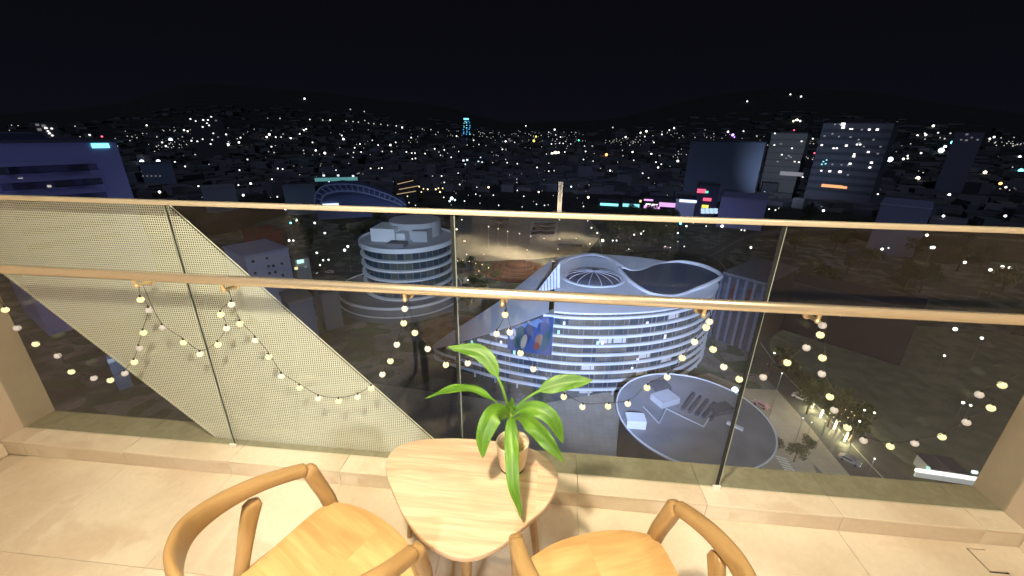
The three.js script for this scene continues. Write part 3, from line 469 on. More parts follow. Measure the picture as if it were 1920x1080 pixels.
// ---- the round mall with its louvred front
{
  const curve = smooth([[-38, -122], [-20, -113], [-3, -108.5], [11, -107.5], [32, -112], [48, -122], [58, -137], [57, -151], [42, -163], [16, -166], [-2, -153], [-16, -137]], 160);
  const roofY = (x) => -46.5 + Math.min(0, x - 2) * 0.56;
  const t = thing('round_mall', 'curved mall with white louvre bands and a white wavy roof across the street', 'mall', V(15, G, -135), null);
  const inner = inwards(curve, 1.2);
  part('wall', curtainWall(inner, (x) => roofY(x) - 0.2, G, 0, 0, 160), std([0.10, 0.10, 0.09], 0.7), t);
  const f0 = 0, f1 = 92;                                              // the part of the curve that fronts the street
  for (let k = 0; k < 9; k++) {
    const y = -48.6 - k * 3.05, runs = []; let from = -1;
    for (let i = f0; i <= f1; i++) { const ok = roofY(curve[i][0]) > y + 0.7; if (ok && from < 0) from = i; if ((!ok || i === f1) && from >= 0) { if (i - from > 2) runs.push([from, i]); from = -1; } }
    if (runs.length) part('louvre_band', ringBand(curve, runs, y, 0.7, 0.7), white, t);
    let m = 0;
    for (let i = f0 + 2; i < f1 - 2; i += 3) {
      const a = inner[i], b = inner[i + 3], yb = y - 2.9; if (roofY(a[0]) < y + 0.3) continue;
      const L = Math.hypot(b[0] - a[0], b[1] - a[1]), w = new THREE.BoxGeometry(L * 0.86, 2.1, 0.2).rotateY(-Math.atan2(b[1] - a[1], b[0] - a[0]));
      const lit = rnd(), mat = (i > 76 && i < 82) ? litPane[1] : (i > 48 && i < 53 ? paneMs[0] : lit < 0.04 ? litPane[0] : lit < 0.05 ? litPane[2] : paneMs[Math.floor(rnd() * 6)]);
      part('window', w.translate((a[0] + b[0]) / 2, yb + 1.35, (a[1] + b[1]) / 2), mat, t); m++;
    }
  }
  {
    const fins = []; for (let i = f0 + 2; i < f1 - 2; i += 1.5) { const a = inner[Math.round(i)], yt = roofY(a[0]) - 1.2; if (yt < G + 2) continue; fins.push(box(a[0] - 0.09, a[0] + 0.09, G, yt, a[1] - 0.3, a[1] + 0.35)); }
    part('mullions', fins, grey, t).userData.kind = 'stuff';
    for (let k = 0; k < 22; k++) { const i = 8 + Math.floor(rnd() * 76), a = inner[i], yb = -52 - Math.floor(rnd() * 7) * 3.05; if (roofY(a[0]) < yb + 3) continue; part('lit_window', box(a[0] - 0.35, a[0] + 0.35, yb, yb + rr(1, 2), a[1] - 0.2, a[1] + 0.4), [litPane[3], LWm, litPane[1]][k % 3], t); }
  }
  // roof: a level oval and, on the street corner, a plane running down to a point
  const flat = inwards(curve, -0.9).filter((p) => p[0] >= 2), slope = inwards(curve, -0.9).filter((p) => p[0] <= 2.4);
  part('roof', slab(flat, -46.9, -46.4), white, t);
  const sl = new THREE.ShapeGeometry(new THREE.Shape(slope.map((p) => new THREE.Vector2(p[0], -p[1])))).rotateX(-PI / 2); { const q = sl.attributes.position; for (let i = 0; i < q.count; i++) q.setY(i, roofY(q.getX(i)) + 0.1); sl.computeVertexNormals(); }
  part('sloping_roof', sl, white, t);
  const eye = smooth(at2([1166, 503, 1195, 507, 1235, 495, 1275, 492, 1315, 502, 1348, 521, 1330, 532, 1300, 541, 1262, 551, 1225, 548, 1195, 534, 1176, 518], -46), 60);
  part('roof_well', slab(eye, -46.38, -46.1), slate, t);
  part('roof_rim', new THREE.TubeGeometry(new THREE.CatmullRomCurve3(inwards(eye, -0.5).map((p) => V(p[0], -45.9 + 0.9 * Math.sin(p[0] * 0.12), p[1])), true), 160, 0.75, 8, true), white, t);
  const dc = atY(1112, 522, -46.4), dome = new THREE.SphereGeometry(1, 32, 8, 0, 2 * PI, 0, PI / 2).scale(9.5, 2.6, 8).translate(dc.x, -46.4, dc.z);
  part('dome', dome, std([0.07, 0.075, 0.09], 0.5), t);
  for (let k = 0; k < 7; k++) { const a = k / 7 * PI, p = []; for (let i = 0; i <= 12; i++) { const e = i / 12 * PI; p.push(V(dc.x + 9.6 * Math.cos(e) * Math.cos(a), -46.4 + 2.68 * Math.sin(e), dc.z + 8.1 * Math.cos(e) * Math.sin(a))); } part('rib', tube(p, 0.14, 5, 24), pale, t); }
  part('dome_rim', new THREE.TorusGeometry(1, 0.07, 8, 48).rotateX(PI / 2).scale(10.2, 5, 8.7).translate(dc.x, -46.3, dc.z), white, t);
  const crest = at2([1042, 500, 1068, 488, 1110, 482, 1140, 487, 1166, 500], -46).map((p, i) => V(p[0], -45.7 + 0.9 * Math.sin(i * 0.8), p[1]));
  part('crest', bar(crest, 2.6, 0.8, { n: 40, seg: 8 }), white, t);
  // sail panel and the picture screen at the corner
  const s0 = atY(1006, 548, -46.3), s1 = atY(1050, 540, -46.3), s2 = atR(1050, 492, Math.hypot(s1.x, s1.z));
  const sg = new THREE.BufferGeometry(); sg.setAttribute('position', new THREE.Float32BufferAttribute([s0.x, s0.y, s0.z, s1.x, s1.y, s1.z, s2.x, s2.y, s2.z, s0.x, s0.y, s0.z - 0.6, s2.x, s2.y, s2.z - 0.6, s1.x, s1.y, s1.z - 0.6], 3)); sg.setIndex([0, 1, 2, 3, 4, 5, 0, 2, 4, 0, 4, 3, 1, 5, 2, 2, 5, 4]); const sgn = sg.toNonIndexed(); sgn.computeVertexNormals();
  part('sail_panel', sgn, white, t);
  for (let k = 0; k < 6; k++) { const e = 0.2 + k * 0.13, a = s0.clone().lerp(s1, e), b = s0.clone().lerp(s2, e); part('sail_stripe', rod(a.add(V(0, 0.2, 0.15)), b.add(V(0, -0.3, 0.15)), 0.18, 0.18, 6), std([0.2, 0.24, 0.4], 0.6), t); }
  const scr = document.createElement('canvas'); scr.width = 256; scr.height = 192; const x = scr.getContext('2d');
  x.fillStyle = '#4a669c'; x.fillRect(0, 0, 256, 192); const blob = (c, a, b, r, s) => { x.fillStyle = c; x.beginPath(); x.ellipse(a, b, r, s, 0.3, 0, 7); x.fill(); };
  blob('#7fa8dd', 60, 40, 80, 36); blob('#1c5a66', 70, 120, 34, 60); blob('#24406e', 120, 90, 24, 70); blob('#c9b89a', 96, 140, 16, 40); blob('#b98a70', 182, 120, 22, 30); blob('#a85c44', 170, 152, 18, 20); blob('#8fa6cc', 150, 30, 60, 26); blob('#35558a', 210, 60, 40, 30); blob('#dfe6f2', 30, 110, 18, 30); blob('#2a6a72', 220, 120, 20, 60);
  const st = new THREE.CanvasTexture(scr); st.colorSpace = THREE.SRGBColorSpace;
  const c0 = curve.findIndex((p) => p[0] > -11.5), n = curve.findIndex((p) => p[0] > 2.5) - c0, pos = [], uv = [], idx = [], oc = inwards(curve, -1.05);
  for (let i = 0; i <= n; i++) { const p = oc[c0 + i], yt = Math.min(roofY(p[0]) - 0.5, -48.2); pos.push(p[0], -61, p[1], p[0], yt, p[1]); uv.push(i / n, 0, i / n, (yt + 61) / 12.8); }
  for (let i = 0; i < n; i++) idx.push(i * 2, i * 2 + 2, i * 2 + 1, i * 2 + 1, i * 2 + 2, i * 2 + 3);
  const g = new THREE.BufferGeometry(); g.setAttribute('position', new THREE.Float32BufferAttribute(pos, 3)); g.setAttribute('uv', new THREE.Float32BufferAttribute(uv, 2)); g.setIndex(idx); g.computeVertexNormals();
  part('picture_screen', g, new THREE.MeshStandardMaterial({ map: st, color: rgb(0.5, 0.52, 0.55), emissiveMap: st, emissive: rgb(1, 1, 1), emissiveIntensity: 0.05, roughness: 0.5 }), t);
  for (let k = 0; k < 14; k++) { const p = curve[12 + k * 5]; part('column', rod(V(p[0], G, p[1]), V(p[0], -73.5, p[1]), 0.35), pale, t); }
}
// ---- unseen floodlights on tower front and masts, added to brighten roofs and ground
function unseenFlood(x, y, z, tx, ty, tz, I, c, label, cone = 0.62) {
  const t = thing('unseen_floodlight', label, 'unseen_floodlight', V(x, y, z)), p = V(x, y, z), d = V(tx - x, ty - y, tz - z).normalize();
  if (z > -10) part('bracket', rod(V(x, y + 0.3, -1.3), V(x, y, z), 0.06), grey, t); else part('mast', rod(V(x, G, z), V(x, y - 0.2, z), 0.25, 0.16), grey, t);
  part('lamp_glow', new THREE.SphereGeometry(0.2, 12, 8).translate(x, y, z), glow(c, 6), t);
  const s = new THREE.SpotLight(rgb(...c), I, 0, cone, 0.7); s.position.copy(p); s.target.position.set(tx, ty, tz); s.castShadow = true; s.shadow.radius = 10; scene.add(s, s.target);
}
unseenFlood(4, -8, -3, 16, -50, -128, 112000, [0.46, 0.58, 1], 'unseen flood lamp on the tower front washing the white mall roof in blue light', 0.42);
unseenFlood(-4, -8, -3, -66, -50, -178, 52000, [0.55, 0.7, 1], 'added flood lamp on the tower front washing the round banded building', 0.2);
unseenFlood(7, -8, -3, 128, G, -170, 20000, [0.68, 0.76, 1], 'added flood lamp on the tower front turned to the lawn', 0.5);  // added to lift lawn, lots and dark roof, hidden below the slab
unseenFlood(-6, -8, -3, -130, G, -190, 17000, [0.62, 0.74, 1], 'added flood lamp on the tower front turned to the low houses', 0.42);
unseenFlood(6, -10, -3, 36, -60, -82, 2800, [0.6, 0.72, 1], 'added flood lamp on the tower front turned down to the round dark roof', 0.3);
unseenFlood(-90, -58, -45, -205, -30, -140, 5200, [0.5, 0.53, 1], 'added mast flood lamp facing the long blue grey apartment block', 0.6);  // masts added to keep the block and the hall from going dark
unseenFlood(215, -52, -440, 262, -30, -500, 9500, [0.6, 0.75, 1], 'added mast flood lamp facing the broad blank hall', 0.75);
// ---- the round building with banded storeys
{
  const cx = -65, cz = -178, curve = []; for (let i = 0; i < 120; i++) { const a = i / 120 * 2 * PI; curve.push([cx + 21 * Math.sin(a), cz + 22 * Math.cos(a)]); }
  const t = thing('round_building', 'round pale building with banded storeys and white roof terraces', 'building', V(cx, G, cz));
  const inner = inwards(curve, 1.3), lid = curve.map((p) => [p[0], p[1]]);
  part('wall', curtainWall(inner, () => -45.6, G, 0, 0, 120), std([0.16, 0.165, 0.17], 0.7), t);
  part('roof', slab(lid, -45.9, -45.3), pale, t);
  part('parapet', ringBand(curve, [[0, 120]], -46.4, 2.0, 0.5), white, t);
  for (let k = 0; k < 6; k++) {
    const y = -50.6 - k * 4.3; part('storey_band', ringBand(inner, [[0, 120]], y, 0.7, 1.5), white, t);
    for (let i = -34; i < 34; i += 3) { const a = inner[(i + 120) % 120], b = inner[(i + 123) % 120], L = Math.hypot(b[0] - a[0], b[1] - a[1]); part('window', new THREE.BoxGeometry(L * 0.88, 2.9, 0.2).rotateY(-Math.atan2(b[1] - a[1], b[0] - a[0])).translate((a[0] + b[0]) / 2, y + 2.4, (a[1] + b[1]) / 2), rnd() < 0.02 ? litPane[0] : paneMs[Math.floor(rnd() * 3)], t); }
  }
  part('roof_house', box(cx - 14, cx - 3, -45.3, -39.5, cz - 6, cz + 8), white, t);
  part('roof_house', box(cx - 2, cx + 2, -45.3, -41, cz + 2, cz + 9), white, t);
  part('roof_house', box(cx + 4, cx + 11, -45.3, -40.5, cz - 4, cz + 6), pale, t);
  part('roof_unit', box(cx - 3.5, cx + 4, -45.3, -43.6, cz + 11, cz + 17), grey, t);
  part('drum', new THREE.CylinderGeometry(12, 12, 7, 48, 1).translate(cx + 1, -41.8, cz - 9), pale, t);
  const podium = curve.map((p) => [cx + (p[0] - cx) * 1.35 - 4, cz + (p[1] - cz) * 1.22 + 3]);
  part('podium', slab(podium, G, G + 7), grey, t); part('podium_band', ringBand(podium, [[0, 120]], G + 6.4, 1.0, 0.5), white, t); part('podium_band', ringBand(podium, [[0, 120]], G + 2.6, 0.5, 0.4), white, t);
}
// ---- round dark roof close below
{
  const cx = 35.5, cz = -82, Y = -60, r = 17.2, t = thing('round_roof_building', 'low round building with a dark flat roof and a thin white rim', 'building', V(cx, G, cz));
  part('wall', new THREE.CylinderGeometry(r - 1.5, r - 1.5, 14.6, 64, 1).translate(cx, -67.7, cz), darkM, t);
  part('roof', new THREE.CylinderGeometry(r, r, 0.5, 96).translate(cx, Y - 0.3, cz), new THREE.MeshStandardMaterial({ map: texture(256, (u, v) => { const f = fbm(u * 6, v * 6, 6, 77); const c = 0.17 + 0.14 * f; return [c, c, c * 1.05]; }), roughness: 0.8 }), t);
  const arc = (a0, a1, rr_, y, rad, m, nm) => { const p = []; for (let i = 0; i <= 24; i++) { const a = a0 + (a1 - a0) * i / 24; p.push(V(cx + rr_ * Math.sin(a), y, cz + rr_ * Math.cos(a))); } part(nm, tube(p, rad, 6, 96), m, t); };
  arc(-PI, PI, r, Y, 0.2, white, 'rim');
  const P = (px, py) => atY(px, py, Y), bx = (px, py, w, d, h, m, nm, ry = 0) => { const p = P(px, py); part(nm, new THREE.BoxGeometry(w, h, d).rotateY(ry).translate(p.x, Y + h / 2 - 0.05, p.z), m, t); };
  bx(1190, 796, 4.2, 3.0, 2.2, white, 'roof_house'); bx(1246, 752, 5.5, 4.2, 1.6, pale, 'roof_house', 0.5); bx(1238, 728, 4, 3.5, 1.4, slate, 'roof_unit', 0.3);
  for (let k = 0; k < 5; k++) { const a = P(1278 + k * 13, 772 + k * 5), b = P(1300 + k * 13, 742 + k * 6); a.y = b.y = Y + 0.7; part('solar_rack', [rod(a, b, 0.5, 0.5, 4)], slate, t); }
  const rail = [P(1205, 768), P(1235, 800), P(1248, 772), P(1318, 806), P(1328, 790)].map((p) => V(p.x, Y + 0.9, p.z)); for (let i = 0; i < 4; i++) part('pipe', rod(rail[i], rail[i + 1], 0.16, 0.16, 6), pale, t);
  bx(1378, 640 + 160, 0.8, 3.4, 0.5, white, 'pipe', 0.9);
  bx(1352, 770, 5, 3, 1.2, slate, 'roof_unit', 0.4);
}
{ const p = atY(1378, 731, G + 7), t = thing('lamp_mast', 'bluish white mast lamp glowing behind the round dark roof', 'street lamp', V(p.x, G, p.z)); part('pole', rod(V(p.x, G, p.z), p, 0.12), grey, t); part('lamp_head', new THREE.SphereGeometry(0.9, 12, 8).translate(p.x, p.y, p.z), glow([0.7, 0.85, 1], 3), t); }
// ---- trees
const leafMat = std([0.045, 0.06, 0.022], 0.9), barkMat = std([0.08, 0.06, 0.045], 0.95);
function makeTree(s, name, label, group) {
  const t = thing(name, label, 'tree', V(0, 0, 0), group), pos = [], q = V(0, 0, 0);
  const lumps = []; for (let i = 0; i < 11; i++) { const a = rr(0, 7), e = rr(-0.5, 1), r = rr(0.3, 1); lumps.push([Math.cos(a) * 2.6 * r, 5.4 + e * 1.9, Math.sin(a) * 2.6 * r, rr(1.0, 1.7)]); }
  for (const [x, y, z, r] of lumps) for (let k = 0; k < 70; k++) {
    const a = rr(0, 2 * PI), u = rr(-1, 1), rad = r * Math.cbrt(rr(0.3, 1)), w = Math.sqrt(1 - u * u), c = V(x + rad * w * Math.cos(a), y + rad * u * 0.85, z + rad * w * Math.sin(a));
    for (let i = 0; i < 3; i++) { q.set(rr(-1, 1), rr(-1, 1), rr(-1, 1)).normalize().multiplyScalar(0.42); pos.push(c.x + q.x, c.y + q.y, c.z + q.z); }
  }
  const g = new THREE.BufferGeometry(); g.setAttribute('position', new THREE.Float32BufferAttribute(pos, 3)); g.computeVertexNormals(); g.scale(s, s, s);
  part('crown', g, leafMat, t, true);
  part('trunk', [rod(V(0, 0, 0), V(0.1, 4.2, 0), 0.28, 0.16, 7), rod(V(0.1, 3.6, 0), V(1.2, 5.6, 0.4), 0.13, 0.05, 5), rod(V(0.08, 3.4, 0), V(-1.1, 5.4, -0.6), 0.13, 0.05, 5)].map((x) => x.scale(s, s, s)), barkMat, t, true);
  return t;
}
function wood(proto, spots, name, label) {
  const [crown, trunk] = proto.children.map((c) => { const g = c.geometry.index ? c.geometry.toNonIndexed() : c.geometry.clone(); for (const k of Object.keys(g.attributes)) if (k !== 'position' && k !== 'normal') g.deleteAttribute(k); return g; });
  const im = new THREE.InstancedMesh(mergeGeometries([crown, trunk], true), [leafMat, barkMat], spots.length), m = new THREE.Matrix4(), q = new THREE.Quaternion(); im.name = name; im.castShadow = im.receiveShadow = true;
  spots.forEach(([px, py, s], i) => { q.setFromAxisAngle(V(0, 1, 0), i * 1.7); im.setMatrixAt(i, m.compose(onLand(px, py), q, V(s, s, s))); });
  scene.add(tag(im, label, null, null, 'stuff'));
}
const nth = (i) => i + (['th', 'st', 'nd', 'rd'][i % 100 > 10 && i % 100 < 14 ? 0 : i % 10] ?? 'th');
function grove(proto, spots, label, group) {
  spots.sort((a, b) => a[0] - b[0]);
  spots.forEach(([px, py, s], i) => { const p = onLand(px, py), t = proto.clone(); t.name = numbered('tree'); scene.add(t); t.position.copy(p); t.rotation.y = i * 1.7; t.scale.setScalar(s); t.userData.label = `${label}, ${nth(i + 1)} from the left`; t.userData.group = group; });
}
{
  const proto = makeTree(1, 'tree', 'broad dark tree at the foot of the round banded building', 'street trees');
  proto.position.copy(atY(868, 566, G)); proto.scale.setScalar(1.1);
  const ring = []; for (let i = 0; i < 34; i++) { const a = i * 2.4, r = Math.sqrt((i + 0.5) / 34); ring.push([1205 + 68 * r * Math.cos(a), 436 + 26 * r * Math.sin(a), rr(1.3, 2)]); }
  wood(proto, ring, 'park_wood', 'dark trees of the round unlit park beyond the mall');
  grove(proto, [[852, 508, 1], [866, 512, 0.9], [882, 508, 1.1], [898, 514, 0.9], [912, 520, 1], [845, 530, 1.1], [890, 548, 1.2], [905, 560, 1.2], [878, 585, 1.1], [930, 530, 0.9]], 'lamp-lit tree in the planted strip between plaza and mall', 'trees between plaza and mall');
  grove(proto, [[1496, 742, 1], [1512, 776, 1.1], [1528, 752, 1], [1552, 800, 1.1], [1572, 778, 1], [1592, 830, 1.1], [1604, 800, 1], [1478, 715, 1], [1460, 690, 1], [1448, 850, 0.6], [1488, 866, 0.7], [1512, 850, 0.6]], 'tree beside the road lit by yellow light bars', 'trees along the road');
  const m = []; for (let i = 0; i < 26; i++) m.push([rr(1480, 1900), rr(410, 560), rr(1.2, 2)]); wood(proto, m, 'field_wood', 'dark trees scattered over the unlit ground beyond the lawn');
  const n = []; for (let i = 0; i < 24; i++) n.push([rr(560, 840), rr(392, 470), rr(1, 1.6)]); wood(proto, n, 'street_wood', 'dark trees behind the round banded building');
}
// ---- plaza: striped pools, pillar, amphitheatre, canopy
{
  const q = [1002, 419, 1042, 419, 1040, 424, 1000, 424, 1000, 427, 1041, 427, 1040, 432, 998, 432, 997, 435, 1040, 435, 1039, 440, 995, 440];
  const t = thing('striped_pool', 'plaza pool of three dark wavy bars with pale gaps', 'pool', atY(1020, 430, G));
  part('basin', uvMetres(slab(at2([996, 416, 1046, 416, 1044, 442, 992, 442], G), G + 0.06, G + 0.3), 1 / 16), pale, t);
  for (let k = 0; k < 3; k++) { const a = at2(q.slice(k * 8, k * 8 + 8), G), c = []; for (let i = 0; i <= 12; i++) c.push([a[0][0] + (a[1][0] - a[0][0]) * i / 12, a[0][1] + (a[1][1] - a[0][1]) * i / 12 + 0.9 * Math.sin(i)]); for (let i = 12; i >= 0; i--) c.push([a[3][0] + (a[2][0] - a[3][0]) * i / 12, a[3][1] + (a[2][1] - a[3][1]) * i / 12 + 0.9 * Math.sin(i)]); part('water_bar', slab(c, G + 0.31, G + 0.7), std([0.01, 0.025, 0.03], 0.15), t); }
  const b = atY(1068, 462, G), u = thing('plaza_building', 'low flat-roofed block on the plaza with a dark lower edge', 'building', b);
  part('wall', box(b.x - 8, b.x + 9, G, G + 2.2, b.z - 34, b.z), std([0.06, 0.05, 0.04], 0.8), u); part('roof', box(b.x - 8.6, b.x + 9.6, G + 2.2, G + 2.9, b.z - 34.6, b.z + 0.6), uvMetres(box(0, 1, 0, 1, 0, 1)) && paving, u);
  const p0 = onLand(1048, 405), h = atR(1048, 340, Math.hypot(p0.x, p0.z)).y, pil = thing('pillar_monument', 'tall slim floodlit pillar standing at the far edge of the plaza', 'pillar', p0);
  part('plinth', box(p0.x - 6, p0.x + 6, p0.y, p0.y + 4, p0.z - 6, p0.z + 6), std([0.4, 0.25, 0.18], 0.8), pil);
  part('shaft', box(p0.x - 2.1, p0.x + 2.1, p0.y + 4, h, p0.z - 2.1, p0.z + 2.1), std([0.62, 0.57, 0.46], 0.7), pil);
  part('slot', box(p0.x - 0.5, p0.x + 0.5, p0.y + 14, h - 3, p0.z + 2.1, p0.z + 2.2), std([0.3, 0.26, 0.2], 0.7), pil);
  const s = new THREE.SpotLight(rgb(1, 0.86, 0.62), 2600, 0, 0.75, 0.5); s.position.set(p0.x + 2, p0.y + 6, p0.z + 24); s.target.position.set(p0.x, (p0.y + h) / 2 + 4, p0.z); s.shadow.radius = 12; scene.add(s, s.target);
  const fl = thing('ground_lamp', 'small ground spotlight at the foot of the slim pillar', 'lamp', V(p0.x + 2, p0.y, p0.z + 24)); part('lamp_glow', new THREE.SphereGeometry(0.22, 10, 8).translate(p0.x + 2, p0.y + 6, p0.z + 24), glow([1, 0.86, 0.62], 2), fl); part('pole', rod(V(p0.x + 2, p0.y, p0.z + 24), V(p0.x + 2, p0.y + 5.8, p0.z + 24), 0.12), grey, fl);
  const am = atY(966, 512, G), amp = thing('amphitheatre', 'brown stepped round terrace between plaza and mall', 'amphitheatre', am);
  for (let k = 0; k < 9; k++) { const r0 = 20 - k * 1.7; part('step', new THREE.CylinderGeometry(r0, r0, 0.55, 56, 1).translate(am.x + k * 0.25, G + 0.3 + k * 0.5, am.z - 4), k % 2 ? brown : std([0.16, 0.06, 0.04], 0.85), amp); }
  const c = atY(936, 428, G), can = thing('canopy', 'small round canopy on one post standing on the plaza', 'canopy', c);
  part('post', rod(c, V(c.x, G + 8, c.z), 0.3), brown, can); part('roof', new THREE.ConeGeometry(8, 1.6, 32).translate(c.x, G + 8.6, c.z), std([0.1, 0.08, 0.06], 0.8), can); part('ring', new THREE.TorusGeometry(8, 0.25, 6, 40).rotateX(PI / 2).translate(c.x, G + 7.8, c.z), brown, can);
}
// ---- square buildings: px0..px1 wide, top at py, standing R metres away
function block(name, label, px0, px1, py, r, { depth = 20, m = grey, turn = 0, base = null, roof = slate, cat = 'building', parapet = true, group } = {}) {
  const a = atR(px0, py, r), b = atR(px1, py, r), c = a.clone().lerp(b, 0.5), w = Math.hypot(b.x - a.x, b.z - a.z), y0 = base ?? land(c.x, c.z) - 1, y1 = c.y, ry = -Math.atan2(b.z - a.z, b.x - a.x) + turn;
  const t = thing(name, label, cat, V(c.x, y0, c.z), group); t.rotation.y = ry;
  const put = (nm, x0, x1, ya, yb, z0, z1, mm, to = t) => { const o = part(nm, box(x0, x1, ya, yb, z0, z1), mm, to, true); return o; };
  const H = y1 - y0;
  put('wall', -w / 2, w / 2, 0, H, -depth, 0, m); if (parapet) put('roof', -w / 2 - 0.3, w / 2 + 0.3, H, H + Math.min(1, H * 0.04), -depth - 0.3, 0.3, roof);
  const loc = (px, py2) => { const d = dir(px, py2), o = V(c.x, 0, c.z), n = V(Math.sin(ry), 0, Math.cos(ry)), k = o.clone().sub(EYE).dot(n) / d.dot(n), p = EYE.clone().addScaledVector(d, k); const e = V(Math.cos(ry), 0, -Math.sin(ry)); return [p.clone().sub(o).dot(e), p.y - y0]; };
  const dot = (px, py2, s, mm, nm = 'lit_window', sx = 1) => { const [x, y] = loc(px, py2), k = (nm === 'lit_window' ? 0.56 : 1) * s / FOC * r / 2; return put(nm, x - k * sx, x + k * sx, y - k * 0.8, y + k * 0.8, 0.0, 0.4 + k * 0.1, mm); };
  return { t, put, dot, loc, w, H, m };
}
const LW = glow([1, 0.96, 0.92], 2.4), LB = glow([0.75, 0.88, 1], 1.6), LY = glow([1, 0.82, 0.4], 1.3), LD = glow([1, 0.95, 0.95], 0.16), LC = glow([0.25, 0.9, 1], 1.6), LM = glow([0.95, 0.4, 0.95], 1.3), LR = glow([1, 0.08, 0.16], 1.4), LG = glow([0.1, 0.9, 0.6], 1.2), LO = glow([1, 0.42, 0.12], 1.1), LBlue = glow([0.05, 0.45, 1], 1.4), LV = glow([0.45, 0.3, 1], 1.0);
{
  // the long bluish block at the left
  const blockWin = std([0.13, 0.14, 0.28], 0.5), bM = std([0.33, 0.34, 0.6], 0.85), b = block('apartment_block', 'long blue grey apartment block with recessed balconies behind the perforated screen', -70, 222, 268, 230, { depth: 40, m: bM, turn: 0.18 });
  for (let k = 0; k < 6; k++) {
    const y = b.H - 11 - k * 5.4; b.put('storey_band', -b.w / 2 - 0.2, b.w / 2 - 9, y + 3.5, y + 5.0, 0, 0.35, std([0.32, 0.33, 0.56], 0.85));
    for (let i = 0; i < 9; i++) { const x = -b.w / 2 + 4 + i * (b.w - 16) / 8.6; b.put('window', x, x + 5.6, y, y + 3.3, 0.02, 0.14, (i * 5 + k * 3) % 7 < 2 ? slate : blockWin); b.put('balcony', x - 0.4, x + 6, y - 0.4, y + 0.9, 0.02, 0.7, bM); }
  }
  b.put('roof_house', -b.w / 2 + 4, b.w / 2 - 18, b.H, b.H + 3.2, -30, -6, std([0.2, 0.2, 0.38], 0.85));
  b.dot(37, 332, 7, glow([1, 0.9, 0.75], 0.5)); b.dot(92, 349, 6, glow([1, 0.9, 0.75], 0.5)); b.dot(188, 273, 7, LC, 'lit_sign', 2.4);
  // towers on the skyline
  const t1 = block('tower_block', 'far tower with a few bright windows above the long apartment block', 62, 105, 228, 900, { depth: 30, m: std([0.2, 0.2, 0.22], 0.9) });
  for (const [x, y, s] of [[70, 234, 5], [82, 236, 6], [74, 243, 6], [90, 246, 3], [97, 241, 3], [93, 250, 3.4], [98, 254, 3], [96, 260, 3.4], [86, 240, 4]]) t1.dot(x, y, s, s > 4 ? LD : LW);
  const t2 = block('tower_block', 'far slender towers dotted with windows left of the arched hall', 352, 415, 222, 1300, { depth: 40, m: std([0.12, 0.12, 0.14], 0.9) });
  for (const [x, y, s] of [[357, 223, 3], [367, 227, 2.6], [381, 225, 3.4], [390, 225, 3], [396, 219, 3], [405, 226, 4], [380, 238, 3], [392, 235, 3], [388, 231, 2.6], [400, 250, 2.8], [398, 262, 2.6], [380, 261, 2.8], [409, 257, 4], [395, 270, 3], [370, 265, 3]]) t2.dot(x, y, s, s > 3.6 ? LD : LW);
  const t3 = block('tower_block', 'pale grey square tower between the blank hall and the wide lit tower', 1447, 1516, 250, 640, { depth: 35, m: std([0.3, 0.285, 0.27], 0.9), turn: -0.15 });
  for (const [x, y, s] of [[1452, 272, 3], [1464, 270, 4], [1503, 265, 3], [1479, 292, 5], [1483, 295, 4], [1474, 297, 3.4], [1490, 303, 3], [1498, 304, 3], [1458, 303, 4], [1485, 278, 3], [1466, 290, 3], [1453, 250, 3]]) t3.dot(x, y, s, s > 3.2 ? LD : LW);
  for (let k = 0; k < 7; k++) t3.put('storey_band', -t3.w / 2, t3.w / 2, t3.H - 8 - k * 8, t3.H - 7 - k * 8, 0, 0.5, grey);
  t3.dot(1484, 326, 7, LD, 'lit_sign', 4.2);
  const t4 = block('tower_block', 'widest lit tower on the skyline with scattered white windows', 1543, 1678, 232, 600, { depth: 45, m: std([0.16, 0.16, 0.2], 0.9), turn: -0.15 });
  t4.put('roof_house', -t4.w * 0.2, t4.w * 0.32, t4.H, t4.H + 5, -35, -8, std([0.08, 0.08, 0.09], 0.9));
  for (let k = 0; k < 9; k++) for (let i = 0; i < 12; i++) { const x = -t4.w / 2 + (i + 0.5) * t4.w / 12, y = t4.H - 7 - k * 8; t4.put('window', x - 2.4, x + 2.4, y - 1.8, y + 1.8, 0.01, 0.2, slate); }
  for (const [x, y, s] of [[1566, 233, 4], [1575, 233, 4], [1581, 233, 8], [1581, 239, 6], [1594, 242, 3], [1598, 242, 3], [1616, 243, 4], [1630, 243, 4.4], [1645, 243, 5], [1561, 251, 4], [1573, 256, 4], [1546, 255, 4], [1541, 272, 4.4], [1563, 278, 3.6], [1569, 278, 3.6], [1587, 273, 5], [1595, 257, 4], [1610, 262, 4], [1611, 268, 4], [1607, 271, 3.6], [1613, 271, 3.6], [1620, 275, 4], [1638, 262, 4], [1628, 285, 4.4], [1601, 293, 5], [1602, 289, 3.6], [1561, 308, 4], [1578, 309, 4], [1594, 307, 5], [1590, 310, 4], [1556, 321, 5], [1575, 322, 6], [1590, 328, 4], [1634, 305, 5], [1631, 314, 4.4], [1540, 320, 3.6], [1646, 288, 4], [1651, 275, 4]]) t4.dot(x, y, s, s === 4 ? LD : LW);
  for (const [x, y] of [[1544, 303], [1548, 307], [1541, 308], [1550, 300]]) t4.dot(x, y, 3, LC);
  t4.dot(1560, 349, 5, LO, 'lit_sign', 5); t4.dot(1577, 351, 4, LO, 'lit_sign', 3.4);
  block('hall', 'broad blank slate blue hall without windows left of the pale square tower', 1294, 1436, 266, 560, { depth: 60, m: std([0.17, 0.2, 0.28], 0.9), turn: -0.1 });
  const fr = block('tower_block', 'faint far tower beside the bright blue sign at the right', 1792, 1848, 248, 900, { depth: 30, m: std([0.2, 0.2, 0.27], 0.9) });
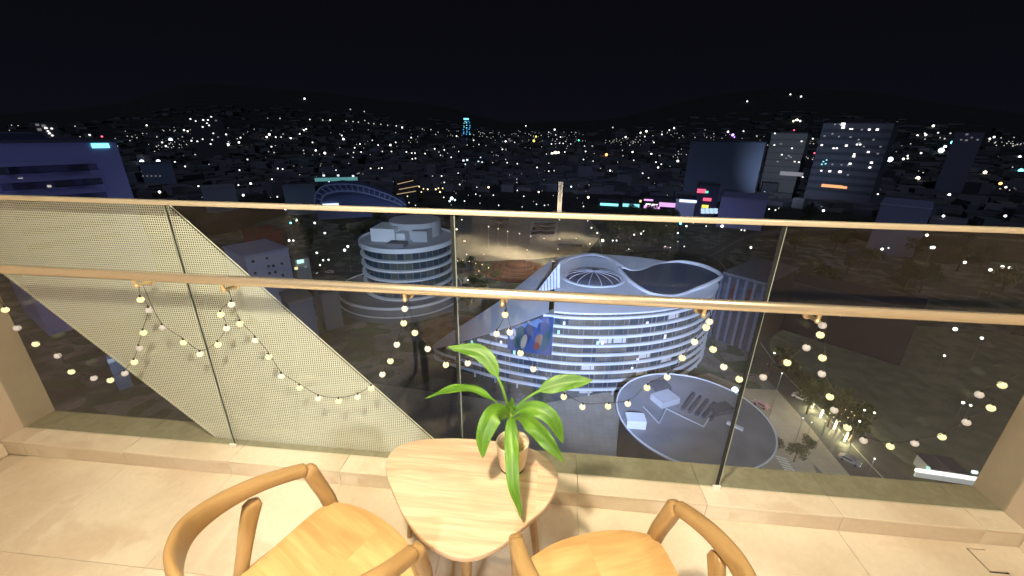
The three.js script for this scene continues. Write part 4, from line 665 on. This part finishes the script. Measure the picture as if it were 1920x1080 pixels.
  for (const [x, y, s] of [[1813, 252, 4], [1833, 262, 3.4], [1802, 262, 3], [1822, 258, 3], [1812, 263, 4]]) fr.dot(x, y, s, LD);
  const bt = block('lit_tower', 'slim tower outlined all over in bright blue lights on the skyline', 868, 881, 224, 2300, { depth: 30, m: std([0.02, 0.03, 0.05], 0.8), parapet: false });
  for (let i = 0; i < 7; i++) { const y = 227 + i * 4, w = i === 0 ? 4 : 6; for (const x of [875 - w * 0.9, 875, 875 + w * 0.9]) bt.dot(x + rr(-0.7, 0.7), y + rr(-0.8, 0.8), rr(2.2, 3.4), rnd() < 0.3 ? LC : LBlue); }
  bt.dot(874, 223, 3, LC, 'lit_sign', 3);
  // arched hall
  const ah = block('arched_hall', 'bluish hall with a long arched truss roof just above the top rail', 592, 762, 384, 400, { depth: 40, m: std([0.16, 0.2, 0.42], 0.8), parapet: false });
  const arcP = (l) => { const o = []; for (let i = 0; i < l.length; i += 2) { const [x, y] = ah.loc(l[i], l[i + 1]); o.push([x, y]); } return o; };
  const top = arcP([590, 381, 592, 364, 605, 350, 640, 345, 680, 349, 715, 360, 742, 371, 760, 384]), low = arcP([602, 384, 606, 368, 620, 361, 650, 358, 685, 362, 715, 371, 740, 379, 754, 385]);
  const c1 = new THREE.CatmullRomCurve3(top.map((p) => V(p[0], p[1], 1.5))), c2 = new THREE.CatmullRomCurve3(low.map((p) => V(p[0], p[1], 1.5))), blue = std([0.45, 0.52, 0.8], 0.6);
  part('arch', new THREE.TubeGeometry(c1, 60, 0.7, 6), blue, ah.t, true); part('arch', new THREE.TubeGeometry(c2, 60, 0.8, 6), blue, ah.t, true);
  for (let k = 1; k < 18; k++) part('strut', rod(c1.getPointAt(k / 18), c2.getPointAt(k / 18), 0.5, 0.5, 5), blue, ah.t, true);
  const sh = new THREE.Shape(); top.forEach((p, i) => i ? sh.lineTo(p[0], p[1]) : sh.moveTo(p[0], p[1])); sh.lineTo(top[0][0], top[0][1]);
  part('roof', new THREE.ExtrudeGeometry(sh, { depth: 38, bevelEnabled: false }).translate(0, -0.8, -38.5), std([0.14, 0.17, 0.36], 0.8), ah.t, true);
  ah.dot(620, 384, 5, LB, 'lit_sign', 5);
  const tl = block('lit_block', 'low block with a turquoise lit top storey behind the arched hall', 594, 668, 332, 560, { depth: 25, m: std([0.05, 0.08, 0.09], 0.8) });
  tl.dot(631, 336, 7, glow([0.15, 0.5, 0.5], 0.5), 'lit_storey', 9.5); for (const [x, y, s] of [[607, 329, 6], [634, 329, 6], [662, 330, 6], [596, 337, 5], [617, 341, 4], [663, 336, 5], [630, 319, 3.4]]) tl.dot(x, y, s, LB);
  const pg = block('pagoda', 'dark tiered pagoda with eaves outlined in gold light', 744, 780, 341, 470, { depth: 16, m: darkM, parapet: false });
  for (const [x0, y0, x1, y1] of [[745, 345, 775, 338], [748, 355, 786, 348], [744, 364, 780, 358]]) { const a = pg.loc(x0, y0), b2 = pg.loc(x1, y1); part('eave_light', rod(V(a[0], a[1], 1.2), V(b2[0], b2[1], 1.2), 0.35, 0.35, 5), glow([1, 0.7, 0.36], 0.55), pg.t, true); part('roof', rod(V(a[0] - 1, a[1] + 1.4, -6), V(b2[0] + 1, b2[1] + 1.4, -6), 1.1, 1.1, 6), brown, pg.t, true); }
  const wl = block('lit_block', 'low block striped with cool white lights in the middle of the far city', 864, 912, 298, 1000, { depth: 25, m: std([0.05, 0.06, 0.07], 0.8) });
  for (const [x, y, s] of [[869, 301, 6], [876, 300, 6], [872, 308, 5], [879, 310, 4.4], [890, 305, 4], [897, 303, 5], [904, 304, 4.4], [897, 311, 4.4], [905, 314, 4], [868, 309, 3.4], [901, 295, 3.4], [886, 305, 3]]) wl.dot(x, y, s, LB);
  const gl = block('lit_house', 'house on the hill lit all over in warm yellow', 822, 846, 238, 3000, { depth: 60, m: std([0.08, 0.06, 0.04], 0.9), parapet: false });
  for (const [x, y, s] of [[826, 242, 4], [831, 239, 5], [836, 241, 4], [832, 243, 5], [845, 244, 4]]) gl.dot(x, y, s, LY);
  // shops with neon fronts just above the rail
  const s1 = block('shop', 'low shop with a turquoise neon front', 1122, 1162, 376, 470, { depth: 14, m: darkM }); s1.dot(1142, 386, 11, LC, 'lit_sign', 2.9); s1.dot(1142, 393, 3, LB, 'lit_sign', 9);
  const s2 = block('shop', 'low shop with a wider pale turquoise front beside the pink one', 1166, 1202, 377, 470, { depth: 14, m: darkM }); s2.dot(1183, 386, 9, glow([0.3, 0.9, 0.95], 1.1), 'lit_sign', 3.2); s2.dot(1184, 393, 3, LB, 'lit_sign', 9);
  const s3 = block('shop', 'long shop with a magenta neon front', 1208, 1268, 374, 470, { depth: 14, m: darkM }); s3.dot(1222, 389, 7, LM, 'lit_sign', 3.8); s3.dot(1251, 384, 9, glow([0.9, 0.45, 1], 1), 'lit_sign', 3); s3.dot(1222, 384, 4, LW, 'lit_sign', 5); s3.dot(1216, 375, 3.4, LM, 'lit_sign', 4.5); s3.dot(1201, 377, 5, LY, 'lit_sign', 0.7);
  const s4 = block('shop', 'pale lilac block with a white strip light along its roof', 1268, 1306, 374, 430, { depth: 20, m: std([0.6, 0.57, 0.78], 0.8) }); s4.dot(1290, 377, 5, LB, 'lit_sign', 5.4);
  const s5 = block('shop', 'dark block stacked with red, green and yellow signs over lit windows', 1308, 1350, 350, 430, { depth: 20, m: std([0.08, 0.07, 0.14], 0.8) });
  s5.dot(1315, 358, 8, LR, 'lit_sign', 1.6); s5.dot(1325, 360, 4.4, LG, 'lit_sign', 1.2); s5.dot(1326, 374, 6, LR, 'lit_sign', 2.1); s5.dot(1322, 387, 6, glow([1, 0.85, 0.05], 1.3), 'lit_sign', 1.7); for (let i = 0; i < 4; i++) for (let j = 0; j < 2; j++) s5.dot(1318 + i * 8, 393 + j * 5, 9, glow([0.6, 0.85, 1], 0.9), 'lit_window', 1.2);
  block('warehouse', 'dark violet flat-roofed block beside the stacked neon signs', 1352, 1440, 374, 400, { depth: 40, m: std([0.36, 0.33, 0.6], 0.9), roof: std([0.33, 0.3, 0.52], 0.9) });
  block('warehouse', 'low dark blue roof beyond the rail by the lone white lamp', 1650, 1750, 388, 380, { depth: 40, m: std([0.2, 0.2, 0.32], 0.9), roof: std([0.33, 0.33, 0.5], 0.9) });
  block('house', 'dim blue grey house left of the arched hall', 530, 590, 352, 430, { depth: 20, m: std([0.22, 0.27, 0.34], 0.9), roof: std([0.22, 0.26, 0.32], 0.9) });
  block('house', 'dim house with a grey roof left of the lamp row', 376, 440, 352, 480, { depth: 20, m: std([0.3, 0.31, 0.36], 0.9), roof: std([0.33, 0.33, 0.36], 0.9) });
  const fb = block('house', 'bluish lit house under two bright floodlamps on the dark slope', 260, 322, 306, 700, { depth: 20, m: std([0.26, 0.33, 0.45], 0.9), roof: grey }); for (let i = 0; i < 5; i++) fb.dot(268 + i * 8, 330, 3, LD);
  // seen through the glass, left
  const wf = block('white_building', 'white gabled building with small dark windows, seen through the glass by the screen', 455, 545, 476, 190, { depth: 22, m: std([0.5, 0.52, 0.7], 0.8), turn: 0.35, roof: std([0.4, 0.42, 0.6], 0.8) });
  for (const [x, y] of [[500, 484], [503, 499], [512, 498], [505, 512], [516, 510], [474, 490], [478, 512], [528, 494], [530, 516]]) wf.dot(x, y, 4.5, darkM, 'window', 0.8);
  block('red_building', 'dark red walled block behind the white gabled building', 476, 532, 440, 225, { depth: 18, m: std([0.20, 0.03, 0.035], 0.85), turn: 0.3, roof: std([0.22, 0.05, 0.05], 0.8) });
  block('house', 'pale flat house below the white gabled building', 540, 588, 566, 150, { depth: 12, m: std([0.16, 0.18, 0.26], 0.8), roof: grey, turn: 0.2 });
  block('house', 'dark low house left of the banded round building podium', 600, 636, 548, 165, { depth: 14, m: grey, roof: slate, turn: 0.2 });
  const sp = block('petrol_station', 'small white lit shop front by the road left of the banded building', 552, 580, 486, 205, { depth: 8, m: pale, turn: 0.2 }); sp.dot(563, 490, 8, glow([0.6, 1, 0.9], 1.2), 'lit_sign', 1.3); sp.dot(555, 503, 5, LY, 'lit_sign', 1); sp.dot(573, 500, 6, LD, 'lit_window', 1.4);
  // right of the mall
  const rb = block('framed_building', 'grey building with tall pale frame columns right of the mall', 1352, 1440, 524, 165, { depth: 30, m: std([0.06, 0.06, 0.075], 0.8), turn: -0.35, roof: std([0.14, 0.14, 0.17], 0.8) });
  for (let i = 0; i < 6; i++) { const x = -rb.w / 2 + i * rb.w / 5; rb.put('column', x - 0.5, x + 0.5, 0, rb.H - 0.1, 0.02, 1.0, std([0.15, 0.15, 0.21], 0.8)); rb.put('bay', x + 0.9, x + rb.w / 5 - 0.9, rb.H - 9, rb.H - 3, 0.01, 0.1, i % 2 ? brown : slate); }
  block('long_roof', 'long dark flat roof lying across the ground beyond the lawn', 1470, 1740, 556, 190, { depth: 16, m: std([0.03, 0.03, 0.045], 0.9), roof: std([0.05, 0.05, 0.075], 0.9), turn: -0.1 });
  const kb = block('lit_canopy', 'low canopy lit white along its edge close under the right corner', 1734, 1832, 884, 128, { depth: 5, m: std([0.5, 0.5, 0.52], 0.7), turn: 0.75, base: G });
  kb.dot(1780, 889, 6, glow([1, 0.98, 0.94], 1.2), 'lit_strip', 14); kb.dot(1780, 897, 10, glow([1, 0.98, 0.94], 0.25), 'lit_strip', 8.5); kb.dot(1812, 899, 9, glow([1, 0.98, 0.94], 0.9), 'lit_window', 1.1); kb.dot(1826, 884, 5, LB, 'lit_sign', 1.2); kb.dot(1739, 876, 4, glow([0.5, 1, 0.9], 1), 'lit_sign', 0.9);
  const lc = block('lit_canopy', 'small cool-lit canopy below the perforated screen', 196, 228, 664, 160, { depth: 6, m: std([0.2, 0.3, 0.36], 0.8), base: G }); lc.dot(208, 676, 12, glow([0.3, 0.62, 0.8], 0.3), 'lit_window', 1.1);
}
// ---- yellow light bars among the roadside trees
[[1525, 757, 12], [1541, 777, 16], [1567, 797, 14], [1587, 820, 14]].forEach(([px, py, l], i) => {
  const a = atY(px + 1.5, py - l / 2, G + 3), p = V(a.x, G + 3 - l * 0.17, a.z), t = thing('light_bar', 'glowing yellow light bar ' + ['highest', 'second', 'third', 'lowest'][i] + ' in the roadside row', 'light bar', V(a.x, G, a.z), 'yellow light bars by the road');
  part('lamp_tube', rod(V(a.x, G + 0.4, a.z), V(a.x + 0.1, G + 3.4, a.z), 0.24, 0.24, 8), glow([1, 0.93, 0.5], 2.2), t); part('foot', rod(V(a.x, G, a.z), V(a.x, G + 0.4, a.z), 0.3), grey, t);
  const l2 = new THREE.PointLight(rgb(1, 0.88, 0.45), 110); l2.position.set(a.x, G + 2, a.z + 0.5); l2.shadow.radius = 20; scene.add(l2);
});
// ---- lamps of the city, each a post with a globe
const specks = [], lampSets = {};
{
  const globe = new THREE.IcosahedronGeometry(1, 1), postG = new THREE.CylinderGeometry(0.05, 0.07, 1, 5), postM = grey;
  const C = {
    white: [[1, 0.97, 0.93], 'white'], blue: [[0.72, 0.88, 1], 'bluish white'], warm: [[1, 0.86, 0.6], 'warm white'], gold: [[1, 0.74, 0.32], 'golden'], red: [[1, 0.1, 0.2], 'red'], green: [[0.1, 1, 0.6], 'green'], yellow: [[0.85, 0.8, 0.1], 'yellow'], orange: [[1, 0.4, 0.12], 'orange'], cyan: [[0.2, 0.95, 1], 'turquoise'], violet: [[0.5, 0.25, 1], 'violet'],
  };
  const mats = {}; for (const k in C) mats[k] = [glow(C[k][0], 1.5), glow(C[k][0], 2.6), glow(C[k][0], 4.2)];
  const spot = (px, py) => py > 398 ? (px < 830 ? 'left of the plaza, through the glass' : px < 1140 ? 'on the plaza, through the glass' : px < 1450 ? 'round the dark park, through the glass' : 'behind the right glass panel') : (px < 240 ? 'round the long apartment block' : px < 480 ? 'right of the apartment block' : py < 242 ? 'along the hill road on the skyline' : px < 780 ? 'behind the arched hall' : px < 1000 ? 'below the blue lit tower' : px < 1290 ? 'between blue tower and blank hall' : px < 1540 ? 'round the blank hall and square tower' : 'right of the wide tower');
  function lamp(px, py, s, k, light) {
    if (s < 2.7 && k === 'white') { specks.push([onLand(px, py, 7), s * 0.75]); return; }
    const lift = light ? 15 : 9, p = onLand(px, py, lift), g = land(p.x, p.z), dist = p.distanceTo(EYE), r = Math.max(s * 0.68, 1.55) / 2 / FOC * dist * 0.93;
    const t = thing('street_lamp', '', 'street lamp', V(p.x, g, p.z), `${C[k][1]} lamps ${spot(px, py)}`);
    (lampSets[`${s > 3.6 ? 'large' : 'small'} ${C[k][1]} lamp|${spot(px, py)}`] ??= []).push([px, t]);
    const hd = new THREE.Mesh(globe, mats[k][s > 3.5 ? 2 : s > 2.85 ? 1 : 0]); hd.name = 'lamp_head'; hd.position.y = p.y - g; hd.scale.setScalar(r); t.add(hd);
    const po = new THREE.Mesh(postG, postM); po.name = 'pole'; po.scale.set(Math.max(1, r * 1.2), Math.max(0.5, p.y - g - r), Math.max(1, r * 1.2)); po.position.y = (p.y - g - r) / 2; t.add(po);
    if (light) { const l = new THREE.SpotLight(rgb(...C[k][0]), light, 0, 1.2, 0.6); l.position.set(p.x, p.y - 0.1, p.z); l.target.position.set(p.x, g, p.z); scene.add(l.target); l.shadow.radius = Math.max(1, r / 0.02); scene.add(l); }
  }
  const many = (k, l, light) => { for (let i = 0; i < l.length; i += 3) lamp(l[i], l[i + 1], l[i + 2], k, light); };
  many('white', [9, 260, 4, 168, 253, 3, 213, 292, 4, 210, 296, 3, 275, 235, 3, 289, 253, 3, 304, 267, 3, 311, 274, 3.4, 328, 304, 3.4, 347, 312, 3, 344, 293, 2.6, 295, 333, 3.6, 299, 360, 5, 366, 290, 2.6, 345, 244, 3.4, 352, 246, 3.4, 424, 252, 3.4, 451, 258, 3, 427, 271, 6, 448, 267, 4, 404, 273, 3.6, 414, 286, 4, 408, 286, 3, 398, 288, 3, 395, 280, 3, 359, 264, 3, 464, 299, 3, 449, 319, 3, 434, 327, 2.6, 447, 347, 3, 372, 349, 3.4, 442, 371, 4, 456, 366, 5, 470, 344, 4.6]);
  many('white', [571, 185, 3.6, 657, 205, 2.6, 683, 209, 2.6, 502, 222, 2.6, 525, 222, 2.6, 581, 224, 2.8, 605, 225, 2.6, 619, 225, 3, 649, 227, 2.8, 662, 228, 2.6, 672, 229, 2.6, 684, 226, 2.4, 691, 231, 2.6, 701, 232, 2.6, 714, 233, 2.6, 727, 235, 2.4, 743, 236, 2.8, 754, 239, 3.6, 792, 242, 2.4, 808, 243, 2.6, 856, 255, 3.2, 817, 252, 2.4, 505, 252, 5, 500, 257, 4, 517, 257, 3, 527, 257, 2.8, 545, 259, 3.6, 570, 244, 3.4, 574, 242, 3.4, 562, 251, 3, 586, 267, 3, 509, 275, 3, 514, 286, 2.6, 609, 287, 5.4, 592, 282, 4, 569, 282, 2.6, 641, 254, 3, 644, 261, 5, 656, 267, 3, 675, 270, 3, 698, 263, 2.8, 709, 272, 3, 732, 272, 4.4, 742, 267, 3, 665, 277, 3, 663, 286, 2.8, 677, 285, 3, 637, 277, 2.6, 652, 288, 2.6, 662, 295, 2.6, 717, 284, 2.8, 734, 284, 3, 762, 285, 3.4, 772, 287, 3, 778, 287, 3, 773, 298, 3, 779, 297, 3, 797, 288, 3, 815, 279, 3.4, 823, 285, 2.6, 833, 281, 3.2, 826, 291, 2.8, 846, 295, 3, 860, 284, 2.8, 771, 258, 3.2, 888, 263, 3.2, 898, 271, 2.8, 876, 272, 2.6]);
  many('white', [935, 259, 2.8, 948, 265, 4, 942, 280, 3.4, 951, 305, 3, 924, 305, 2.6, 948, 299, 2.6, 695, 316, 3.4, 710, 316, 3, 716, 315, 3.4, 521, 316, 3.4, 530, 317, 3, 612, 317, 2.6, 624, 312, 2.6, 510, 336, 3, 562, 328, 2.6, 520, 369, 3.2, 580, 372, 4, 804, 321, 3.6, 811, 330, 2.6, 828, 330, 3.4, 833, 342, 3, 847, 337, 3, 859, 325, 3.4, 862, 346, 3.4, 894, 351, 2.8, 892, 364, 3, 900, 367, 2.6, 925, 366, 3, 832, 370, 3, 871, 377, 3.4, 935, 385, 3, 900, 381, 2.6, 779, 385, 2.8, 767, 380, 2.8, 986, 236, 3, 965, 267, 2.8, 1029, 248, 2.8, 1040, 243, 4, 1042, 253, 2.8, 1051, 257, 3, 1044, 261, 2.6, 1034, 270, 3, 1042, 270, 3, 1049, 269, 3, 1056, 269, 3, 1061, 265, 2.6, 1070, 270, 2.8, 1059, 285, 3, 1024, 289, 3, 1096, 274, 2.8, 1111, 274, 2.6, 1098, 284, 3.4, 1114, 288, 2.6, 1094, 299, 3, 1112, 302, 2.8, 1159, 304, 3.4, 1144, 320, 4, 1149, 239, 2.8, 1156, 252, 3.4, 1165, 252, 3, 1173, 257, 4, 1201, 249, 3.6, 1212, 246, 5]);
  many('white', [1209, 256, 3, 1241, 252, 3.2, 1255, 244, 3.2, 1264, 240, 3.6, 1226, 267, 3, 1153, 272, 2.6, 1181, 272, 2.6, 1186, 285, 4.2, 1221, 289, 5, 1167, 282, 2.4, 1168, 292, 2.4, 1188, 301, 3.4, 1230, 304, 3, 1240, 308, 3, 1234, 314, 4, 1205, 325, 3.4, 1216, 334, 3.4, 1271, 302, 5.4, 1284, 309, 5, 970, 307, 3, 1007, 314, 3.4, 1021, 321, 2.6, 1029, 321, 3, 1039, 320, 2.8, 1029, 306, 2.8, 1072, 324, 3, 969, 336, 2.6, 969, 342, 2.6, 970, 357, 3, 982, 368, 3, 1006, 383, 3, 1021, 385, 3, 1028, 384, 2.6, 979, 388, 2.8, 1094, 387, 3, 1279, 349, 2.6, 1296, 349, 2.6, 1326, 353, 2.6, 1375, 358, 6, 1388, 356, 4.4, 1397, 352, 4.4, 1357, 363, 2.8, 1421, 370, 3.6, 1386, 393, 3, 1431, 337, 4.4, 1437, 325, 4, 1249, 399, 2.6, 1401, 190, 3.2, 1322, 244, 2.6, 1303, 258, 2.6, 1365, 247, 4, 1394, 246, 3, 1419, 255, 2.6, 1482, 177, 3, 1502, 181, 3.4, 1524, 260, 3, 1511, 250, 3, 1682, 229, 2.6, 1750, 236, 4, 1720, 254, 3.4, 1736, 253, 3.6, 1734, 250, 2.8, 1759, 249, 2.8, 1782, 250, 2.6, 1771, 260, 2.6, 1856, 260, 3, 1864, 257, 3.4, 1727, 287, 3.4, 1694, 298, 4, 1702, 297, 3, 1702, 292, 3, 1790, 335, 3.6, 1814, 318, 3.6, 1886, 351, 3.4, 1912, 294, 4, 1780, 365, 4.4, 1646, 364, 3, 1769, 405, 4.4, 1885, 405, 4, 1544, 395, 5, 1454, 394, 3, 1442, 392, 3, 1536, 355, 3.4, 1505, 325, 3, 1505, 332, 3, 1454, 339, 3]);
  many('blue', [320, 262, 7, 266, 303, 7.4, 297, 303, 8, 472, 276, 7, 481, 279, 4, 527, 350, 7, 847, 372, 9, 843, 377, 5, 853, 375, 5, 1071, 350, 4, 974, 298, 4, 1669, 299, 10, 1765, 282, 9, 1772, 275, 5]);
  many('warm', [1041, 287, 10, 1035, 288, 6, 1047, 286, 6, 1103, 370, 6, 1010, 360, 4.4, 916, 351, 5, 1721, 334, 7, 1847, 323, 5.4, 1494, 226, 7, 1488, 227, 4, 1500, 227, 4]);
  many('gold', [757, 364, 3.4, 771, 364, 3.6, 777, 357, 4, 786, 350, 3.4, 794, 354, 3.4, 802, 355, 3.6, 790, 360, 3.2, 817, 355, 4, 825, 360, 4.4, 830, 353, 3.4, 780, 364, 3.2, 764, 368, 3, 822, 353, 3.4]);
  many('red', [75, 265, 4.4, 160, 262, 4, 191, 256, 3.4, 1489, 244, 3, 1527, 287, 3.4, 1138, 351, 3]);
  many('green', [207, 264, 5, 1085, 263, 3.6]); many('yellow', [1005, 256, 4, 1001, 264, 5.6]); many('orange', [1137, 290, 7, 1876, 344, 5]); many('cyan', [1914, 320, 7, 1786, 267, 6]); many('violet', [1374, 253, 6, 1377, 257, 3.4]);
  // below the rail
  many('warm', [866, 412, 3.4, 916, 425, 3.4, 934, 429, 3.2, 952, 434, 3.2, 974, 438, 3.4, 995, 443, 3.4, 1020, 447, 3.2, 1049, 448, 4, 1080, 447, 3.4, 988, 469, 3.4, 1049, 412, 3.4, 1102, 414, 3.2, 1046, 467, 3.2, 907, 477, 3.2, 856, 430, 5], 3800);
  many('warm', [1109, 427, 4, 1120, 437, 4, 1130, 451, 8, 1106, 457, 4, 875, 477, 3.4, 871, 452, 5, 840, 437, 6], 300);
  many('white', [535, 392, 5, 556, 413, 4, 590, 418, 5, 542, 451, 5, 550, 451, 4, 594, 474, 5, 646, 469, 7, 616, 487, 4, 600, 497, 4, 711, 475, 3.4, 825, 521, 3.2, 877, 525, 4, 1149, 451, 3.6, 1156, 451, 3.6, 1189, 440, 4, 1207, 434, 5, 1202, 438, 4, 1179, 467, 3, 1177, 485, 4, 1240, 414, 3.4, 1249, 423, 2.8, 1300, 417, 4.4, 1324, 424, 3, 1271, 437, 4, 1271, 453, 2.8, 1247, 462, 3, 1257, 464, 3, 1283, 462, 3.4, 1390, 431, 3.4, 1396, 432, 3.4, 1747, 464, 5, 1654, 467, 5, 1666, 465, 3, 1856, 434, 5, 1879, 501, 6, 1894, 502, 5, 1791, 617, 7, 1841, 634, 5, 1771, 667, 4, 1452, 662, 4, 1806, 755, 5, 1820, 760, 4, 1621, 769, 4, 1640, 774, 4, 1612, 790, 4, 1506, 784, 3.4, 1522, 792, 3]);
  many('gold', [1556, 775, 2.6, 1563, 782, 2.4, 1571, 770, 2.6, 1578, 776, 2.4, 1585, 768, 2.6, 1590, 783, 2.4, 1597, 772, 2.6, 1602, 779, 2.4, 1548, 790, 2.4, 1560, 765, 2.6, 1575, 790, 2.6, 1582, 797, 2.4, 848, 491, 3, 858, 489, 3, 868, 488, 3, 880, 490, 3, 892, 494, 3, 904, 496, 3, 916, 502, 3, 838, 497, 3, 850, 512, 3, 898, 508, 3]);
  many('white', [609, 437, 5, 652, 462, 6, 606, 488, 4, 566, 497, 4, 700, 490, 3.4, 1287, 424, 4.4, 1354, 424, 7, 1408, 464, 5, 1750, 464, 6, 1738, 441, 5, 1809, 492, 5, 1857, 506, 5, 1466, 700, 3.4, 1640, 860, 3.4], 320);
  many('cyan', [556, 410, 4, 1276, 419, 6, 545, 418, 5]);
}
for (const k in lampSets) { const [what, where] = k.split('|'), l = lampSets[k].sort((a, b) => a[0] - b[0]); l.forEach(([, t], i) => { t.userData.label = l.length > 1 ? `${what}, ${nth(i + 1)} from the left, ${where}` : `${what} glowing ${where}`; }); }
// ---- the far carpet of small lights and low roofs
{
  const N0 = 900, N = N0 + specks.length, im = new THREE.InstancedMesh(new THREE.IcosahedronGeometry(1, 0), glow([1, 0.95, 0.9], 0.8), N), m = new THREE.Matrix4(); im.name = 'far_city_lights';
  for (let i = 0; i < N; i++) { const ci = Math.floor(rnd() * 64), loose = rnd() < 0.3, px = loose ? rr(-60, 1980) : 40 + hash(ci, 1, 9) * 1860 + (rnd() + rnd() + rnd() - 1.5) * 46, py = (loose ? 246 + 140 * Math.pow(rnd(), 1.7) : 250 + 95 * Math.pow(hash(ci, 2, 9), 1.6) + (rnd() + rnd() - 1) * 9) + (px - 960) * 0.012, own = i >= N0 ? specks[i - N0] : null, p = own ? own[0] : onLand(px, py, 5), r = (own ? own[1] : rr(0.7, 1.5)) / 2 / FOC * p.distanceTo(EYE); m.makeScale(r, r, r).setPosition(p); im.setMatrixAt(i, m); im.setColorAt(i, rgb(...[[1, 1, 1], [0.9, 0.95, 1], [1, 0.9, 0.75], [0.6, 0.6, 0.65]][i % 4])); }
  scene.add(tag(im, 'scattered tiny lights of the far city', null, null, 'stuff'));
  const K = 2600, bm = new THREE.InstancedMesh(new THREE.BoxGeometry(1, 1, 1).translate(0, 0.5, 0), std([0.15, 0.145, 0.15], 0.95), K), q = new THREE.Quaternion(); bm.name = 'far_rooftops'; bm.castShadow = true;
  for (let i = 0; i < K; i++) {
    const a = rr(-1.0, 0.85), r = 560 * Math.pow(6, rnd()), x = r * Math.sin(a), z = -r * Math.cos(a), k = 1 + r / 1500; q.setFromAxisAngle(V(0, 1, 0), rr(0, 3));
    m.compose(V(x, land(x, z) - 1, z), q, V(rr(8, 22) * k, rr(4, 11) * (rnd() < 0.06 ? 2.2 : 1), rr(8, 18) * k)); bm.setMatrixAt(i, m); const c = rr(0.6, 1.5); bm.setColorAt(i, rgb(c, c, c * rr(0.95, 1.2)));
  }
  scene.add(tag(bm, 'mass of low dark roofs reaching to the hills', null, null, 'stuff'));
}
// the tower that carries the balcony
struct('tower', box(XL - 6, XR + 6, G, -0.31, -1.3, 20), grey);
scene.traverse((o) => { if (o.isLight && o.shadow) o.castShadow = true; });
renderer.render(scene, camera);
